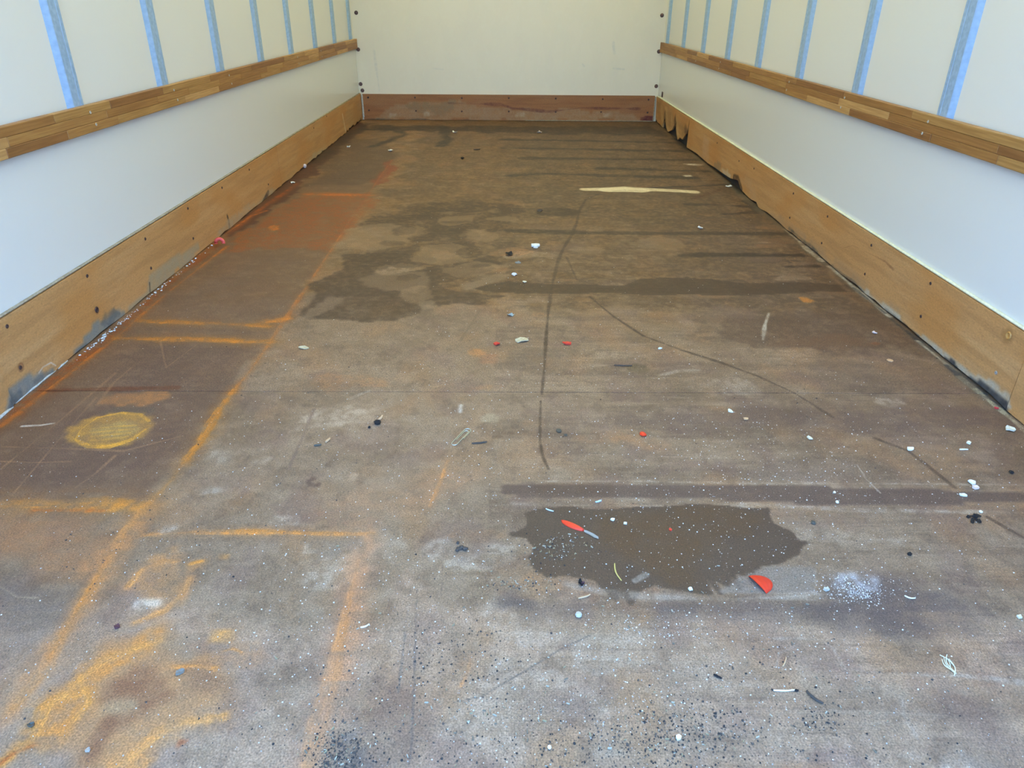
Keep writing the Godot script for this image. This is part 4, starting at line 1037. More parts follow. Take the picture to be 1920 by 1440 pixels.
func stain_left(p: Paint) -> void:
	var grey := [120, 126, 128]
	var dark := [70, 78, 86]
	p.area([Vector2(-1.475, 0.006), Vector2(-1.502, 0.042), Vector2(-1.599, 0.029), Vector2(-1.707, 0.005), Vector2(-1.821, 0.019), Vector2(-1.924, 0.047), Vector2(-1.997, 0.037), Vector2(-2.054, 0.018), Vector2(-2.094, -0.007), Vector2(-1.747, -0.018), Vector2(-1.507, -0.020)], grey, 0.9, 0.014, 0.010, 0.1)
	p.area([Vector2(-1.484, 0.008), Vector2(-1.502, 0.031), Vector2(-1.552, 0.025), Vector2(-1.552, 0.004)], dark, 0.75, 0.010, 0.006, 0.3)
	p.area([Vector2(-1.590, 0.013), Vector2(-1.623, 0.022), Vector2(-1.706, 0.003), Vector2(-1.818, 0.012), Vector2(-1.848, 0.015), Vector2(-1.852, -0.004), Vector2(-1.625, -0.010)], dark, 0.45, 0.010, 0.006, 0.35)
	p.area([Vector2(-1.933, 0.035), Vector2(-1.975, 0.056), Vector2(-2.032, 0.040), Vector2(-2.050, 0.011), Vector2(-1.966, 0.009)], dark, 0.6, 0.010, 0.008, 0.3)
	p.area([Vector2(-2.101, 0.008), Vector2(-2.242, 0.026), Vector2(-2.279, 0.059), Vector2(-2.493, 0.053), Vector2(-2.688, 0.043), Vector2(-2.697, 0.009), Vector2(-2.264, -0.010), Vector2(-2.108, -0.013)], [158, 146, 124], 0.85, 0.014, 0.010, 0.2)
	p.stroke([Vector2(-2.251, -0.011), Vector2(-2.258, 0.011), Vector2(-2.267, 0.035)], 0.012, [40, 34, 32], 0.8, 0.6, 0.004, 0.2)
	p.stroke([Vector2(-3.025, 0.003), Vector2(-3.033, 0.031), Vector2(-3.026, 0.056)], 0.02, [48, 36, 30], 0.75, 0.6, 0.006, 0.2)
	p.area([Vector2(-2.839, 0.008), Vector2(-3.046, 0.043), Vector2(-3.325, 0.026), Vector2(-3.574, 0.024), Vector2(-3.752, 0.009), Vector2(-3.648, -0.009), Vector2(-2.956, -0.004)], [170, 150, 126], 0.75, 0.012, 0.012, 0.4)
	p.stroke([Vector2(-3.469, -0.010), Vector2(-3.600, 0.023)], 0.03, [50, 38, 30], 0.8, 0.6, 0.010, 0.3)
	p.area([Vector2(-4.358, -0.003), Vector2(-4.579, 0.039), Vector2(-4.785, 0.019), Vector2(-4.892, 0.017), Vector2(-4.687, -0.029)], [176, 164, 140], 0.7, 0.012, 0.012, 0.4)
	p.area([Vector2(-4.539, -0.039), Vector2(-4.778, 0.004), Vector2(-5.355, -0.015), Vector2(-5.941, 0.009), Vector2(-6.111, 0.026), Vector2(-6.254, -0.027), Vector2(-4.986, -0.051)], [58, 44, 34], 0.7, 0.012, 0.02, 0.4)
	p.stroke([Vector2(-5.471, 0.138), Vector2(-5.498, 0.080), Vector2(-5.526, 0.020)], 0.03, [220, 210, 190], 0.8, 0.5, 0.006, 0.2)
	p.area([Vector2(-5.418, 0.109), Vector2(-5.729, 0.142), Vector2(-6.172, 0.147), Vector2(-6.182, 0.024), Vector2(-5.763, 0.004)], [168, 138, 100], 0.5, 0.02, 0.02, 0.3)
	p.stroke([Vector2(-1.626, 0.028), Vector2(-1.648, 0.034), Vector2(-1.682, 0.030), Vector2(-1.696, 0.014)], 0.006, [206, 190, 176], 0.85, 0.5, 0.002, 0.2)
	p.stroke([Vector2(-1.586, 0.223), Vector2(-1.504, 0.062)], 0.0, [90, 60, 40], 0.0)
	for q in [Vector2(-1.572, 0.071), Vector2(-1.940, 0.072)]:
		p.blob(q, 0.011, 0.011, [112, 70, 46], 0.8, 0.003, 0.001)
		p.blob(q, 0.007, 0.007, [184, 136, 92], 0.8, 0.003, 0.001)


func stain_right(p: Paint) -> void:
	var grey := [176, 170, 158]
	var dark := [44, 46, 52]
	p.area([Vector2(-3.298, -0.004), Vector2(-3.141, 0.044), Vector2(-2.909, 0.039), Vector2(-2.577, 0.037), Vector2(-2.303, 0.033), Vector2(-2.039, 0.026), Vector2(-2.012, -0.024), Vector2(-2.412, -0.006), Vector2(-2.890, 0.004)], [156, 130, 104], 0.5, 0.02, 0.015, 0.4)
	p.area([Vector2(-2.370, -0.001), Vector2(-2.257, 0.022), Vector2(-2.124, 0.023), Vector2(-2.032, 0.015), Vector2(-2.033, -0.016), Vector2(-2.195, -0.020)], [186, 180, 168], 0.9, 0.010, 0.010, 0.2)
	p.area([Vector2(-2.170, 0.005), Vector2(-1.933, 0.011), Vector2(-1.894, 0.023), Vector2(-1.742, 0.028), Vector2(-1.616, 0.023), Vector2(-1.504, 0.039), Vector2(-1.479, 0.012), Vector2(-1.623, -0.008), Vector2(-1.862, -0.008), Vector2(-2.125, -0.009)], grey, 0.9, 0.010, 0.010, 0.2)
	p.area([Vector2(-2.027, 0.005), Vector2(-1.935, 0.015), Vector2(-1.897, 0.002), Vector2(-1.989, -0.005)], dark, 0.95, 0.008, 0.008, 0.1)
	p.area([Vector2(-1.794, 0.013), Vector2(-1.740, 0.023), Vector2(-1.704, 0.005), Vector2(-1.737, -0.007)], dark, 0.95, 0.008, 0.008, 0.1)
	p.area([Vector2(-1.661, 0.009), Vector2(-1.588, 0.014), Vector2(-1.506, 0.023), Vector2(-1.487, -0.000), Vector2(-1.554, -0.008), Vector2(-1.624, -0.006)], dark, 0.95, 0.010, 0.008, 0.15)
	p.area([Vector2(-4.613, 0.157), Vector2(-4.461, 0.119), Vector2(-4.431, 0.017), Vector2(-4.567, 0.023)], [190, 154, 128], 0.6, 0.02, 0.015, 0.3)
	p.area([Vector2(-4.301, 0.012), Vector2(-4.279, 0.061), Vector2(-4.165, 0.068), Vector2(-4.157, 0.011)], [128, 112, 92], 0.7, 0.015, 0.01, 0.3)
	p.area([Vector2(-4.162, 0.019), Vector2(-4.025, 0.075), Vector2(-3.926, 0.031), Vector2(-4.046, 0.014)], [196, 184, 168], 0.7, 0.015, 0.015, 0.3)
	p.area([Vector2(-3.815, 0.068), Vector2(-3.688, 0.095), Vector2(-3.509, 0.057), Vector2(-3.435, 0.028), Vector2(-3.552, 0.010)], [184, 148, 112], 0.6, 0.02, 0.02, 0.3)
	p.stroke([Vector2(-3.893, 0.046), Vector2(-3.816, 0.052), Vector2(-3.729, 0.016)], 0.035, [48, 34, 26], 0.8, 0.7, 0.01, 0.3)
	p.area([Vector2(-6.287, 0.176), Vector2(-5.075, 0.133), Vector2(-5.043, 0.073), Vector2(-5.492, 0.058), Vector2(-5.915, 0.003)], [150, 116, 74], 0.6, 0.04, 0.03, 0.3)
	for q in [[Vector2(-5.981, 0.124), Vector2(-5.874, 0.009)], [Vector2(-5.768, 0.124), Vector2(-5.660, 0.002)], [Vector2(-5.416, 0.123), Vector2(-5.298, 0.008)], [Vector2(-5.584, 0.118), Vector2(-5.528, 0.052)]]:
		p.stroke(q, 0.09, [196, 164, 118], 0.65, 0.7, 0.02, 0.4)
	for q in [[Vector2(-5.840, 0.103), Vector2(-5.822, 0.071)], [Vector2(-5.473, 0.126), Vector2(-5.436, 0.091)], [Vector2(-5.129, 0.111), Vector2(-5.063, 0.080)]]:
		p.stroke(q, 0.07, [70, 48, 30], 0.7, 0.7, 0.02, 0.3)
	p.stroke([Vector2(-2.509, 0.089), Vector2(-2.436, 0.121), Vector2(-2.205, 0.140), Vector2(-2.148, 0.133)], 0.006, [124, 80, 48], 0.6, 0.6, 0.003, 0.3)
	p.blob(Vector2(-1.577, 0.163), 0.022, 0.018, [150, 108, 60], 0.6, 0.01, 0.004)
	for q in [[Vector2(-3.024, 0.016), Vector2(-2.663, 0.006)], [Vector2(-2.561, 0.008), Vector2(-2.289, 0.006)], [Vector2(-2.133, 0.005), Vector2(-1.993, 0.004)]]:
		p.stroke(q, 0.022, [72, 66, 62], 0.8, 0.8, 0.008, 0.4)


# an irregular flake w x d, thick, with its rim curled up
func flake(w: float, d: float, thick: float, curl: float, s: int, n := 8) -> ArrayMesh:
	var g := RandomNumberGenerator.new()
	g.seed = s
	var st := begin()
	var rim := []
	for k in n:
		var a := TAU * k / n + g.randf_range(-0.25, 0.25)
		var q := g.randf_range(0.72, 1.1)
		rim.append(Vector3(cos(a) * w * 0.5 * q, curl * g.randf_range(0.0, 1.0), sin(a) * d * 0.5 * q))
	var up := Vector3(0, thick, 0)
	for k in n:
		var a: Vector3 = rim[k]
		var b: Vector3 = rim[(k + 1) % n]
		var nn := (b - Vector3.ZERO).cross(a).normalized()
		if nn.y < 0.0:
			nn = -nn
		tri(st, up, a + up, b + up, nn)
		tri(st, Vector3.ZERO, a, b, -nn)
		quad(st, a, b, b + up, a + up, (a + b) * Vector3(1, 0, 1))
	return st.commit()


# a small lump: a rounded stone w x h x d
func lump(w: float, h: float, d: float, s: int) -> ArrayMesh:
	var g := RandomNumberGenerator.new()
	g.seed = s
	var st := begin()
	var rows := []
	for j in 6:
		var row := []
		var t := -PI / 2 + PI * j / 5.0
		for k in 8:
			var a := TAU * k / 8.0
			var q := g.randf_range(0.86, 1.08) if j > 0 and j < 5 else 1.0
			row.append(Vector3(cos(a) * cos(t) * w * 0.5 * q, (sin(t) + 1.0) * h * 0.5, sin(a) * cos(t) * d * 0.5 * q))
		rows.append(row)
	var mid := Vector3(0, h * 0.5, 0)
	for j in 5:
		for k in 8:
			var i := (k + 1) % 8
			quad(st, rows[j][k], rows[j][i], rows[j + 1][i], rows[j + 1][k], rows[j][k] + rows[j + 1][i] - mid * 2.0)
	return st.commit()


# a stick lying from the origin towards +x
func stick(long: float, r: float, bend: float, s: int) -> ArrayMesh:
	var g := RandomNumberGenerator.new()
	g.seed = s
	var pts := []
	var radii := []
	for k in 7:
		var t := k / 6.0
		pts.append(Vector3((t - 0.5) * long, r + bend * 0.3 * t * (1.0 - t), bend * sin(t * PI) + g.randf_range(-0.2, 0.2) * r))
		radii.append(r * (1.0 - 0.45 * absf(t - 0.4)) * g.randf_range(0.85, 1.0))
	return tube(pts, radii, 6)


# a curved splinter of moulded plastic, almond shaped: long x wide, bulging
func shard(long: float, wide: float, bulge: float, thick: float) -> ArrayMesh:
	var st := begin()
	var nu := 12
	var nv := 6
	var top := []
	var low := []
	for i in nu + 1:
		var u := i / float(nu) * 2.0 - 1.0
		var half := pow(maxf(0.0, 1.0 - u * u), 0.6)
		var a := []
		var b := []
		for j in nv + 1:
			var v := j / float(nv)
			var z := -0.12 * wide * half + v * wide * half * 0.88
			var y := bulge * half * (1.0 - pow(v, 1.8)) + thick * (0.25 if j % 2 else 0.0)
			a.append(Vector3(u * long * 0.5, y + thick, z))
			b.append(Vector3(u * long * 0.5, y, z))
		top.append(a)
		low.append(b)
	for i in nu:
		for j in nv:
			quad(st, top[i][j], top[i + 1][j], top[i + 1][j + 1], top[i][j + 1], Vector3.UP)
			quad(st, low[i][j], low[i + 1][j], low[i + 1][j + 1], low[i][j + 1], Vector3.DOWN)
		quad(st, top[i][0], top[i + 1][0], low[i + 1][0], low[i][0], Vector3.FORWARD)
		quad(st, top[i][nv], top[i + 1][nv], low[i + 1][nv], low[i][nv], Vector3.BACK)
	return st.commit()


func build_litter() -> void:
	var red := plain(c8(226, 58, 30), 0.3)
	var red_matt := plain(c8(214, 60, 42), 0.5)
	var paper := plain(c8(238, 230, 216), 0.8)
	var card := speckled(c8(206, 192, 158), c8(182, 166, 130), 0.85, 20.0)
	var tan_wood := plain(c8(206, 164, 120), 0.75)
	var cream := plain(c8(222, 212, 184), 0.8)
	var stone := speckled(c8(206, 198, 180), c8(176, 164, 146), 0.85, 30.0)
	var black := plain(c8(36, 28, 23), 0.9)
	var dark := plain(c8(78, 65, 54), 0.85)
	var slate := plain(c8(82, 76, 64), 0.7)
	var grey_blue := plain(c8(150, 158, 152), 0.7)
	var maroon := plain(c8(92, 52, 52), 0.8)
	var straw := plain(c8(206, 178, 98), 0.8)
	var pale_straw := plain(c8(222, 212, 180), 0.8)
	var steel := plain(c8(186, 188, 176), 0.3, 0.8)
	# red plastic
	lone("plastic_shard", shard(0.044, 0.036, 0.008, 0.0014), red, "large curved shard of ribbed red plastic beside the wet patch", "plastic shard", Vector2(0.422, -0.911), 1.99, "broken red plastic")
	var strip := thing("plastic_strip", "long thin red plastic strip with a grey torn tail on the wet patch", "plastic strip", Vector2(0.130, -1.062), -0.62, "broken red plastic")
	part("strip", shard(0.052, 0.011, 0.004, 0.0012), red, strip, Vector3(-0.006, 0, 0))
	part("torn_tail", flake(0.034, 0.008, 0.0008, 0.002, 5), plain(c8(156, 146, 130), 0.7), strip, Vector3(0.034, 0, 0.003), Vector3(0, -0.15, 0))
	lone("plastic_chip", lump(0.015, 0.007, 0.020, 3), red, "round bright red plastic chip alone right of the middle", "plastic chip", Vector2(0.308, -1.384), 0.3, "broken red plastic")
	lone("plastic_chip", flake(0.018, 0.018, 0.004, 0.004, 8), red_matt, "small red plastic chip left of the beige flake", "plastic chip", Vector2(-0.027, -1.868), 0.2, "broken red plastic")
	lone("plastic_chip", flake(0.028, 0.018, 0.004, 0.004, 9), red_matt, "flat red plastic chip right of the beige flake", "plastic chip", Vector2(0.174, -1.873), 0.1, "broken red plastic")
	lone("plastic_chip", flake(0.006, 0.008, 0.002, 0.001, 10, 6), red_matt, "tiny red plastic crumb in the middle of the wet patch", "plastic chip", Vector2(0.304, -1.053), 0.1, "broken red plastic")
	lone("plastic_chip", flake(0.012, 0.012, 0.002, 0.001, 11, 6), plain(c8(206, 60, 70), 0.5), "tiny pinkish red crumb at the foot of the right kick board", "plastic chip", Vector2(1.185, -1.510), 0.1, "broken red plastic")
	var arc := []
	var radii := []
	for k in 15:
		var a := -0.25 + (PI + 0.5) * k / 14.0
		arc.append(Vector3(cos(a) * 0.0145, 0.0125 + sin(a) * 0.0145, -0.004 * sin(a)))
		radii.append(0.0068)
	lone("plastic_ring", tube(arc, radii, 8), plain(c8(226, 84, 72), 0.45), "pinkish red plastic ring leaning at the foot of the left kick board", "plastic ring", Vector2(-1.133, -2.788), 0.15, "broken red plastic")
	# the paper clip
	var wire := []
	var wr := []
	for q in [[-0.30, 0.11], [-0.30, -0.10]]:
		pass
	var path := [Vector2(-0.20, -0.055), Vector2(0.32, -0.055)]
	for k in 7:
		path.append(Vector2(0.32, 0.02) + Vector2(sin(PI * k / 6.0), -cos(PI * k / 6.0)) * 0.075)
	path.append(Vector2(-0.30, 0.095))
	for k in 7:
		path.append(Vector2(-0.40, -0.005) + Vector2(-sin(PI * k / 6.0), cos(PI * k / 6.0)) * 0.10)
	path.append(Vector2(0.36, -0.105))
	for k in 7:
		path.append(Vector2(0.40, 0.015) + Vector2(sin(PI * k / 6.0), -cos(PI * k / 6.0)) * 0.12)
	path.append(Vector2(-0.05, 0.135))
	var clip_a: Vector2 = Vector2(-0.116, -1.340)
	var clip_b: Vector2 = Vector2(-0.086, -1.407)
	var clip_long := (clip_b - clip_a).length()
	for q in path:
		wire.append(Vector3(q.x * clip_long, 0.0010, q.y * clip_long * 0.9))
		wr.append(0.0009)
	lone("paper_clip", tube(wire, wr, 6), steel, "large silver wire paper clip lying on the floor", "paper clip", (clip_a + clip_b) * 0.5, -(clip_b - clip_a).angle())
	# paper, card and plaster
	lone("card_flake", flake(0.0390, 0.0390, 0.002, 0.007, 21, 10), card, "largest torn beige card flake between two red chips", "card scrap", Vector2(0.044, -1.894), 0.4, "scraps of card and paper")
	lone("card_flake", flake(0.0328, 0.0203, 0.002, 0.004, 22), card, "flat beige card flake beside the inner rust line", "card scrap", Vector2(-0.568, -1.838), 0.0, "scraps of card and paper")
	var roll := thing("paper_roll", "small white rolled paper scrap on the middle of the floor", "paper scrap", Vector2(0.114, -2.786), 0.15, "scraps of card and paper")
	part("roll", stick(0.032, 0.009, 0.0, 31), paper, roll)
	part("loose_edge", flake(0.0234, 0.0125, 0.001, 0.004, 32), paper, roll, Vector3(0, 0, 0.010))
	lone("paper_scrap", flake(0.0234, 0.0265, 0.001, 0.010, 33), paper, "white crumpled paper scrap on a dark band near the right wall", "paper scrap", Vector2(0.835, -3.065), 0.6, "scraps of card and paper")
	lone("paper_scrap", flake(0.0390, 0.0390, 0.001, 0.012, 34), paper, "white curled paper scrap far back on the left", "paper scrap", Vector2(-0.753, -4.830), 0.0, "scraps of card and paper")
	lone("paper_scrap", flake(0.0390, 0.0468, 0.001, 0.014, 35), paper, "white paper scrap nearest the back kick board, left one", "paper scrap", Vector2(-0.385, -5.592), 0.0, "scraps of card and paper")
	lone("paper_scrap", flake(0.0429, 0.0546, 0.001, 0.022, 36), plain(c8(220, 200, 186), 0.8), "pinkish white scrap nearest the back kick board, right one", "paper scrap", Vector2(0.242, -5.615), 0.0, "scraps of card and paper")
	lone("paper_scrap", flake(0.0265, 0.0312, 0.001, 0.006, 37), paper, "white square scrap on the maroon strip by the left kick board", "paper scrap", Vector2(-1.140, -3.907), 0.3, "scraps of card and paper")
	lone("paper_scrap", lump(0.0218, 0.0234, 0.0234, 38), plain(c8(214, 196, 196), 0.8), "small pinkish ball touching the foot of the left kick board", "paper scrap", Vector2(-1.170, -4.295), 0.0, "scraps of card and paper")
	lone("paper_scrap", flake(0.0265, 0.0203, 0.001, 0.006, 39), grey_blue, "grey blue paper scrap above the largest beige flake", "paper scrap", Vector2(0.014, -2.081), -0.2, "scraps of card and paper")
	lone("paper_scrap", flake(0.0203, 0.0234, 0.001, 0.006, 40), plain(c8(206, 206, 214), 0.7), "white and grey scrap left of the winding drag line", "paper scrap", Vector2(0.027, -2.457), 0.2, "scraps of card and paper")
	lone("paper_scrap", flake(0.0156, 0.0156, 0.002, 0.003, 41), cream, "small cream scrap just below the white and grey scrap", "paper scrap", Vector2(0.063, -2.385), 0.2, "scraps of card and paper")
	lone("paper_scrap", flake(0.0234, 0.0234, 0.001, 0.004, 42), plain(c8(120, 122, 120), 0.7), "grey leaf shaped scrap below the black twisted scrap", "paper scrap", Vector2(0.042, -2.593), -0.1, "scraps of card and paper")
	lone("paper_scrap", flake(0.0125, 0.0094, 0.002, 0.002, 43, 6), plain(c8(206, 222, 240), 0.6), "tiny bluish white oblong chip beside the diagonal drag line", "paper scrap", Vector2(0.432, -1.843), 0.0, "scraps of card and paper")
	lone("plaster_chip", flake(0.0156, 0.0156, 0.003, 0.003, 44), paper, "white chip at the far end of the dark band on the right", "plaster chip", Vector2(0.950, -1.203), 0.2, "plaster and paint chips")
	lone("plaster_chip", flake(0.0156, 0.0140, 0.003, 0.003, 45), plain(c8(222, 196, 182), 0.8), "pinkish chip touching the white chip on the right dark band", "plaster chip", Vector2(0.947, -1.185), -0.5, "plaster and paint chips")
	lone("plaster_chip", flake(0.0140, 0.0078, 0.003, 0.002, 46), paper, "white oblong chip below the pinkish chip on the right", "plaster chip", Vector2(0.908, -1.160), -0.4, "plaster and paint chips")
	lone("plaster_chip", lump(0.0070, 0.0047, 0.0078, 47), paper, "white bead beside the black clump at the right edge", "plaster chip", Vector2(0.912, -1.107), 0.0, "plaster and paint chips")
	lone("plaster_chip", flake(0.0172, 0.0140, 0.003, 0.003, 48), paper, "white chip on the brownish patch, left of its neighbour pair", "plaster chip", Vector2(0.884, -1.328), 0.1, "plaster and paint chips")
	lone("plaster_chip", flake(0.0109, 0.0125, 0.004, 0.002, 49), paper, "white chip at the right end of the brownish patch", "plaster chip", Vector2(1.027, -1.352), 0.1, "plaster and paint chips")
	lone("plaster_chip", stick(0.018, 0.002, 0.0, 50), paper, "white sliver just below the right end chip of the brownish patch", "plaster chip", Vector2(1.002, -1.326), 0.0, "plaster and paint chips")
	lone("plaster_chip", lump(0.0070, 0.0055, 0.0078, 51), paper, "lower of the white beads on the dark band on the right", "plaster chip", Vector2(0.647, -1.136), 0.0, "plaster and paint chips")
	lone("plaster_chip", lump(0.0055, 0.0039, 0.0062, 52), paper, "upper of the white beads on the dark band on the right", "plaster chip", Vector2(0.655, -1.169), 0.0, "plaster and paint chips")
	lone("plaster_chip", flake(0.0094, 0.0062, 0.003, 0.002, 53), paper, "larger white chip at the top left of the wet patch", "plaster chip", Vector2(0.201, -1.081), 0.0, "plaster and paint chips")
	lone("plaster_chip", flake(0.0078, 0.0047, 0.003, 0.002, 54), paper, "smaller white chip at the top of the wet patch", "plaster chip", Vector2(0.223, -1.070), 0.0, "plaster and paint chips")
	lone("plaster_chip", flake(0.0078, 0.0078, 0.003, 0.002, 55), paper, "white chip at the lower edge of the wet patch", "plaster chip", Vector2(0.307, -0.900), -0.4, "plaster and paint chips")
	lone("plaster_chip", stick(0.016, 0.0014, 0.003, 56), paper, "white curved sliver right of the white crumb patch", "plaster chip", Vector2(0.665, -0.883), -0.35, "plaster and paint chips")
	lone("plaster_chip", flake(0.0101, 0.0078, 0.004, 0.002, 57), stone, "beige chip left of the white crumb patch", "plaster chip", Vector2(0.533, -0.899), 0.0, "plaster and paint chips")
	lone("plaster_chip", flake(0.0078, 0.0078, 0.003, 0.002, 58), cream, "cream chip at the right picture edge below the long dark band", "plaster chip", Vector2(0.818, -0.839), 0.0, "plaster and paint chips")
	lone("plaster_chip", flake(0.0140, 0.0187, 0.002, 0.003, 59, 5), cream, "cream triangular flake on the dusty right floor", "plaster chip", Vector2(0.680, -1.372), 0.1, "plaster and paint chips")
	lone("plaster_chip", flake(0.0109, 0.0156, 0.002, 0.003, 60, 6), cream, "cream flake above the tan flake right of the middle", "plaster chip", Vector2(0.535, -1.491), 0.5, "plaster and paint chips")
	lone("plaster_chip", flake(0.0140, 0.0125, 0.002, 0.003, 61, 6), tan_wood, "tan flake below the cream flake right of the middle", "plaster chip", Vector2(0.561, -1.454), 0.5, "plaster and paint chips")
	lone("plaster_chip", flake(0.0172, 0.0187, 0.002, 0.004, 62, 7), tan_wood, "orange tan flake on the right near the kick board", "plaster chip", Vector2(1.049, -1.770), 0.1, "plaster and paint chips")
	lone("plaster_chip", flake(0.0140, 0.0172, 0.003, 0.004, 63, 7), plain(c8(220, 196, 186), 0.8), "pale pink flake above the orange tan flake on the right", "plaster chip", Vector2(1.089, -1.957), 0.3, "plaster and paint chips")
	lone("plaster_chip", flake(0.0218, 0.0203, 0.003, 0.005, 64, 8), cream, "cream flake beside the near end of the right kick board", "plaster chip", Vector2(1.156, -1.411), 0.2, "plaster and paint chips")
	lone("plaster_chip", stick(0.014, 0.0016, 0.002, 65), paper, "white sliver right of the long rust line in the foreground", "plaster chip", Vector2(-0.219, -0.820), 0.5, "plaster and paint chips")
	lone("plaster_chip", lump(0.0055, 0.0039, 0.0070, 66), paper, "white bead in the front centre near the picture edge", "plaster chip", Vector2(0.058, -0.612), 0.0, "plaster and paint chips")
	lone("plaster_chip", flake(0.0156, 0.0047, 0.002, 0.002, 67), plain(c8(200, 210, 230), 0.6), "bluish white sliver on the dark band above the wet patch", "plaster chip", Vector2(0.181, -1.138), 0.35, "plaster and paint chips")
	lone("plaster_chip", stick(0.016, 0.0014, 0.001, 68), plain(c8(206, 214, 228), 0.6), "bluish white sliver at the upper left rim of the wet patch", "plaster chip", Vector2(0.084, -1.111), -0.5, "plaster and paint chips")
	lone("plaster_chip", flake(0.0080, 0.0080, 0.003, 0.002, 69), paper, "white chip low in the gravelly patch at front centre right", "plaster chip", Vector2(0.230, -0.626), 0.25, "plaster and paint chips")
	lone("plaster_chip", flake(0.0234, 0.0390, 0.003, 0.010, 70), plain(c8(222, 222, 212), 0.8), "white lump in the dirt of the far left corner", "plaster chip", Vector2(-1.049, -4.974), 0.0, "plaster and paint chips")
	lone("plaster_chip", flake(0.0390, 0.0156, 0.003, 0.006, 71), cream, "cream chip in the black hollow under the right kick board", "plaster chip", Vector2(1.176, -3.874), 0.0, "plaster and paint chips")
	# stones and lumps
	lone("pebble", lump(0.0117, 0.0070, 0.0133, 81), stone, "round beige pebble below the wet patch", "pebble", Vector2(0.116, -0.842), 0.0, "pebbles and clods")
	lone("pebble", lump(0.0140, 0.0031, 0.0187, 82), slate, "larger flat dark slate pebble right of the winding drag line", "pebble", Vector2(0.120, -1.401), 0.0, "pebbles and clods")
	lone("pebble", lump(0.0109, 0.0023, 0.0109, 83), slate, "smaller dark slate pebble right of the winding drag line", "pebble", Vector2(0.134, -1.383), 0.4, "pebbles and clods")
	lone("pebble", lump(0.0101, 0.0047, 0.0109, 84), slate, "dark pebble right of the wet patch's upper corner", "pebble", Vector2(0.577, -1.074), 0.0, "pebbles and clods")
	lone("pebble", lump(0.0109, 0.0055, 0.0109, 85), black, "black pebble at the right picture edge above the dark band", "pebble", Vector2(1.053, -1.239), 0.2, "pebbles and clods")
	lone("pebble", flake(0.0078, 0.0062, 0.003, 0.002, 86), black, "small black chip right of the large wet patch", "pebble", Vector2(0.715, -0.986), 0.2, "pebbles and clods")
	lone("pebble", lump(0.0234, 0.0125, 0.0312, 87), black, "black lump far back left of the middle", "pebble", Vector2(-0.275, -4.594), 0.0, "pebbles and clods")
	lone("pebble", flake(0.0133, 0.0094, 0.004, 0.002, 88), plain(c8(126, 116, 102), 0.7), "grey flat stone on the rust blotch in the left foreground", "pebble", Vector2(-0.471, -0.731), 0.6, "pebbles and clods")
	lone("pebble", flake(0.0109, 0.0062, 0.003, 0.002, 89), slate, "dark flat stone on the rust at the bottom left corner", "pebble", Vector2(-0.635, -0.645), 0.3, "pebbles and clods")
	lone("pebble", flake(0.0101, 0.0078, 0.004, 0.002, 90), maroon, "maroon flake left of the rust ringed oval in the foreground", "pebble", Vector2(-0.602, -0.817), 0.8, "pebbles and clods")
	lone("pebble", flake(0.0080, 0.0060, 0.004, 0.002, 91), plain(c8(176, 160, 142), 0.9), "whitish stone at the bottom left among rust", "pebble", Vector2(-0.540, -0.608), 0.8, "pebbles and clods")
	var char_bit := thing("charred_splinter", "black charred lump with an orange wood splinter left of the middle", "charred wood", Vector2(-0.296, -1.430), 0.0, "pebbles and clods")
	part("char", lump(0.018, 0.010, 0.018, 92), black, char_bit)
	part("crumb", lump(0.007, 0.005, 0.007, 93), black, char_bit, Vector3(-0.016, 0, 0.018))
	part("splinter", stick(0.018, 0.003, 0.002, 94), tan_wood, char_bit, Vector3(0.004, 0.004, -0.016), Vector3(0, 1.0, 0.3))
	var clod := thing("dirt_clod", "dark crumbled clod of dirt left of the wet patch", "clod", Vector2(-0.077, -1.005), 0.0, "pebbles and clods")
	for k in 7:
		part("lump", lump(rng.randf_range(0.006, 0.012), rng.randf_range(0.003, 0.006), rng.randf_range(0.006, 0.012), 95 + k), dark, clod, Vector3(rng.randf_range(-0.012, 0.012), 0, rng.randf_range(-0.012, 0.012)))
	var clump := thing("leaf_clump", "black clump of leaf litter beside the right hand drag line", "leaf litter", Vector2(0.887, -1.092), 0.2, "pebbles and clods")
	for k in 6:
		part("leaf", flake(rng.randf_range(0.010, 0.018), rng.randf_range(0.006, 0.010), 0.001, 0.004, 105 + k), black, clump, Vector3(rng.randf_range(-0.016, 0.016), 0, rng.randf_range(-0.012, 0.014)), Vector3(0, rng.randf() * TAU, 0))
	var crumple := thing("leaf_clump", "black crumpled leaf with a reddish edge below the wet patch", "leaf litter", Vector2(0.121, -0.912), 0.2, "pebbles and clods")
	for k in 4:
		part("leaf", flake(rng.randf_range(0.009, 0.014), 0.006, 0.001, 0.005, 115 + k), black if k else maroon, crumple, Vector3(rng.randf_range(-0.010, 0.010), 0, rng.randf_range(-0.008, 0.008)), Vector3(0, rng.randf() * TAU, 0))
	lone("leaf_scrap", flake(0.034, 0.036, 0.001, 0.012, 120), black, "black twisted scrap left of the winding drag line", "leaf litter", Vector2(0.010, -2.689), 0.3, "pebbles and clods")
	lone("leaf_scrap", flake(0.03, 0.03, 0.001, 0.010, 121), dark, "dark scrap at the left end of the brown oval stain", "leaf litter", Vector2(0.153, -3.347), 0.1, "pebbles and clods")
	# sticks, splinters and straw
	var match_stick := thing("matchstick", "white matchstick with a dark end on the right foreground", "matchstick", Vector2(0.396, -0.701), 0.02, "sticks and straw")
	part("stem", stick(0.031, 0.0014, 0.001, 131), paper, match_stick)
	part("burnt_end", lump(0.007, 0.003, 0.005, 132), black, match_stick, Vector3(0.017, 0, 0.001))
	var tuft := thing("straw_tuft", "pale frayed straw tuft at the right foreground", "straw", Vector2(0.654, -0.746), 0.0, "sticks and straw")
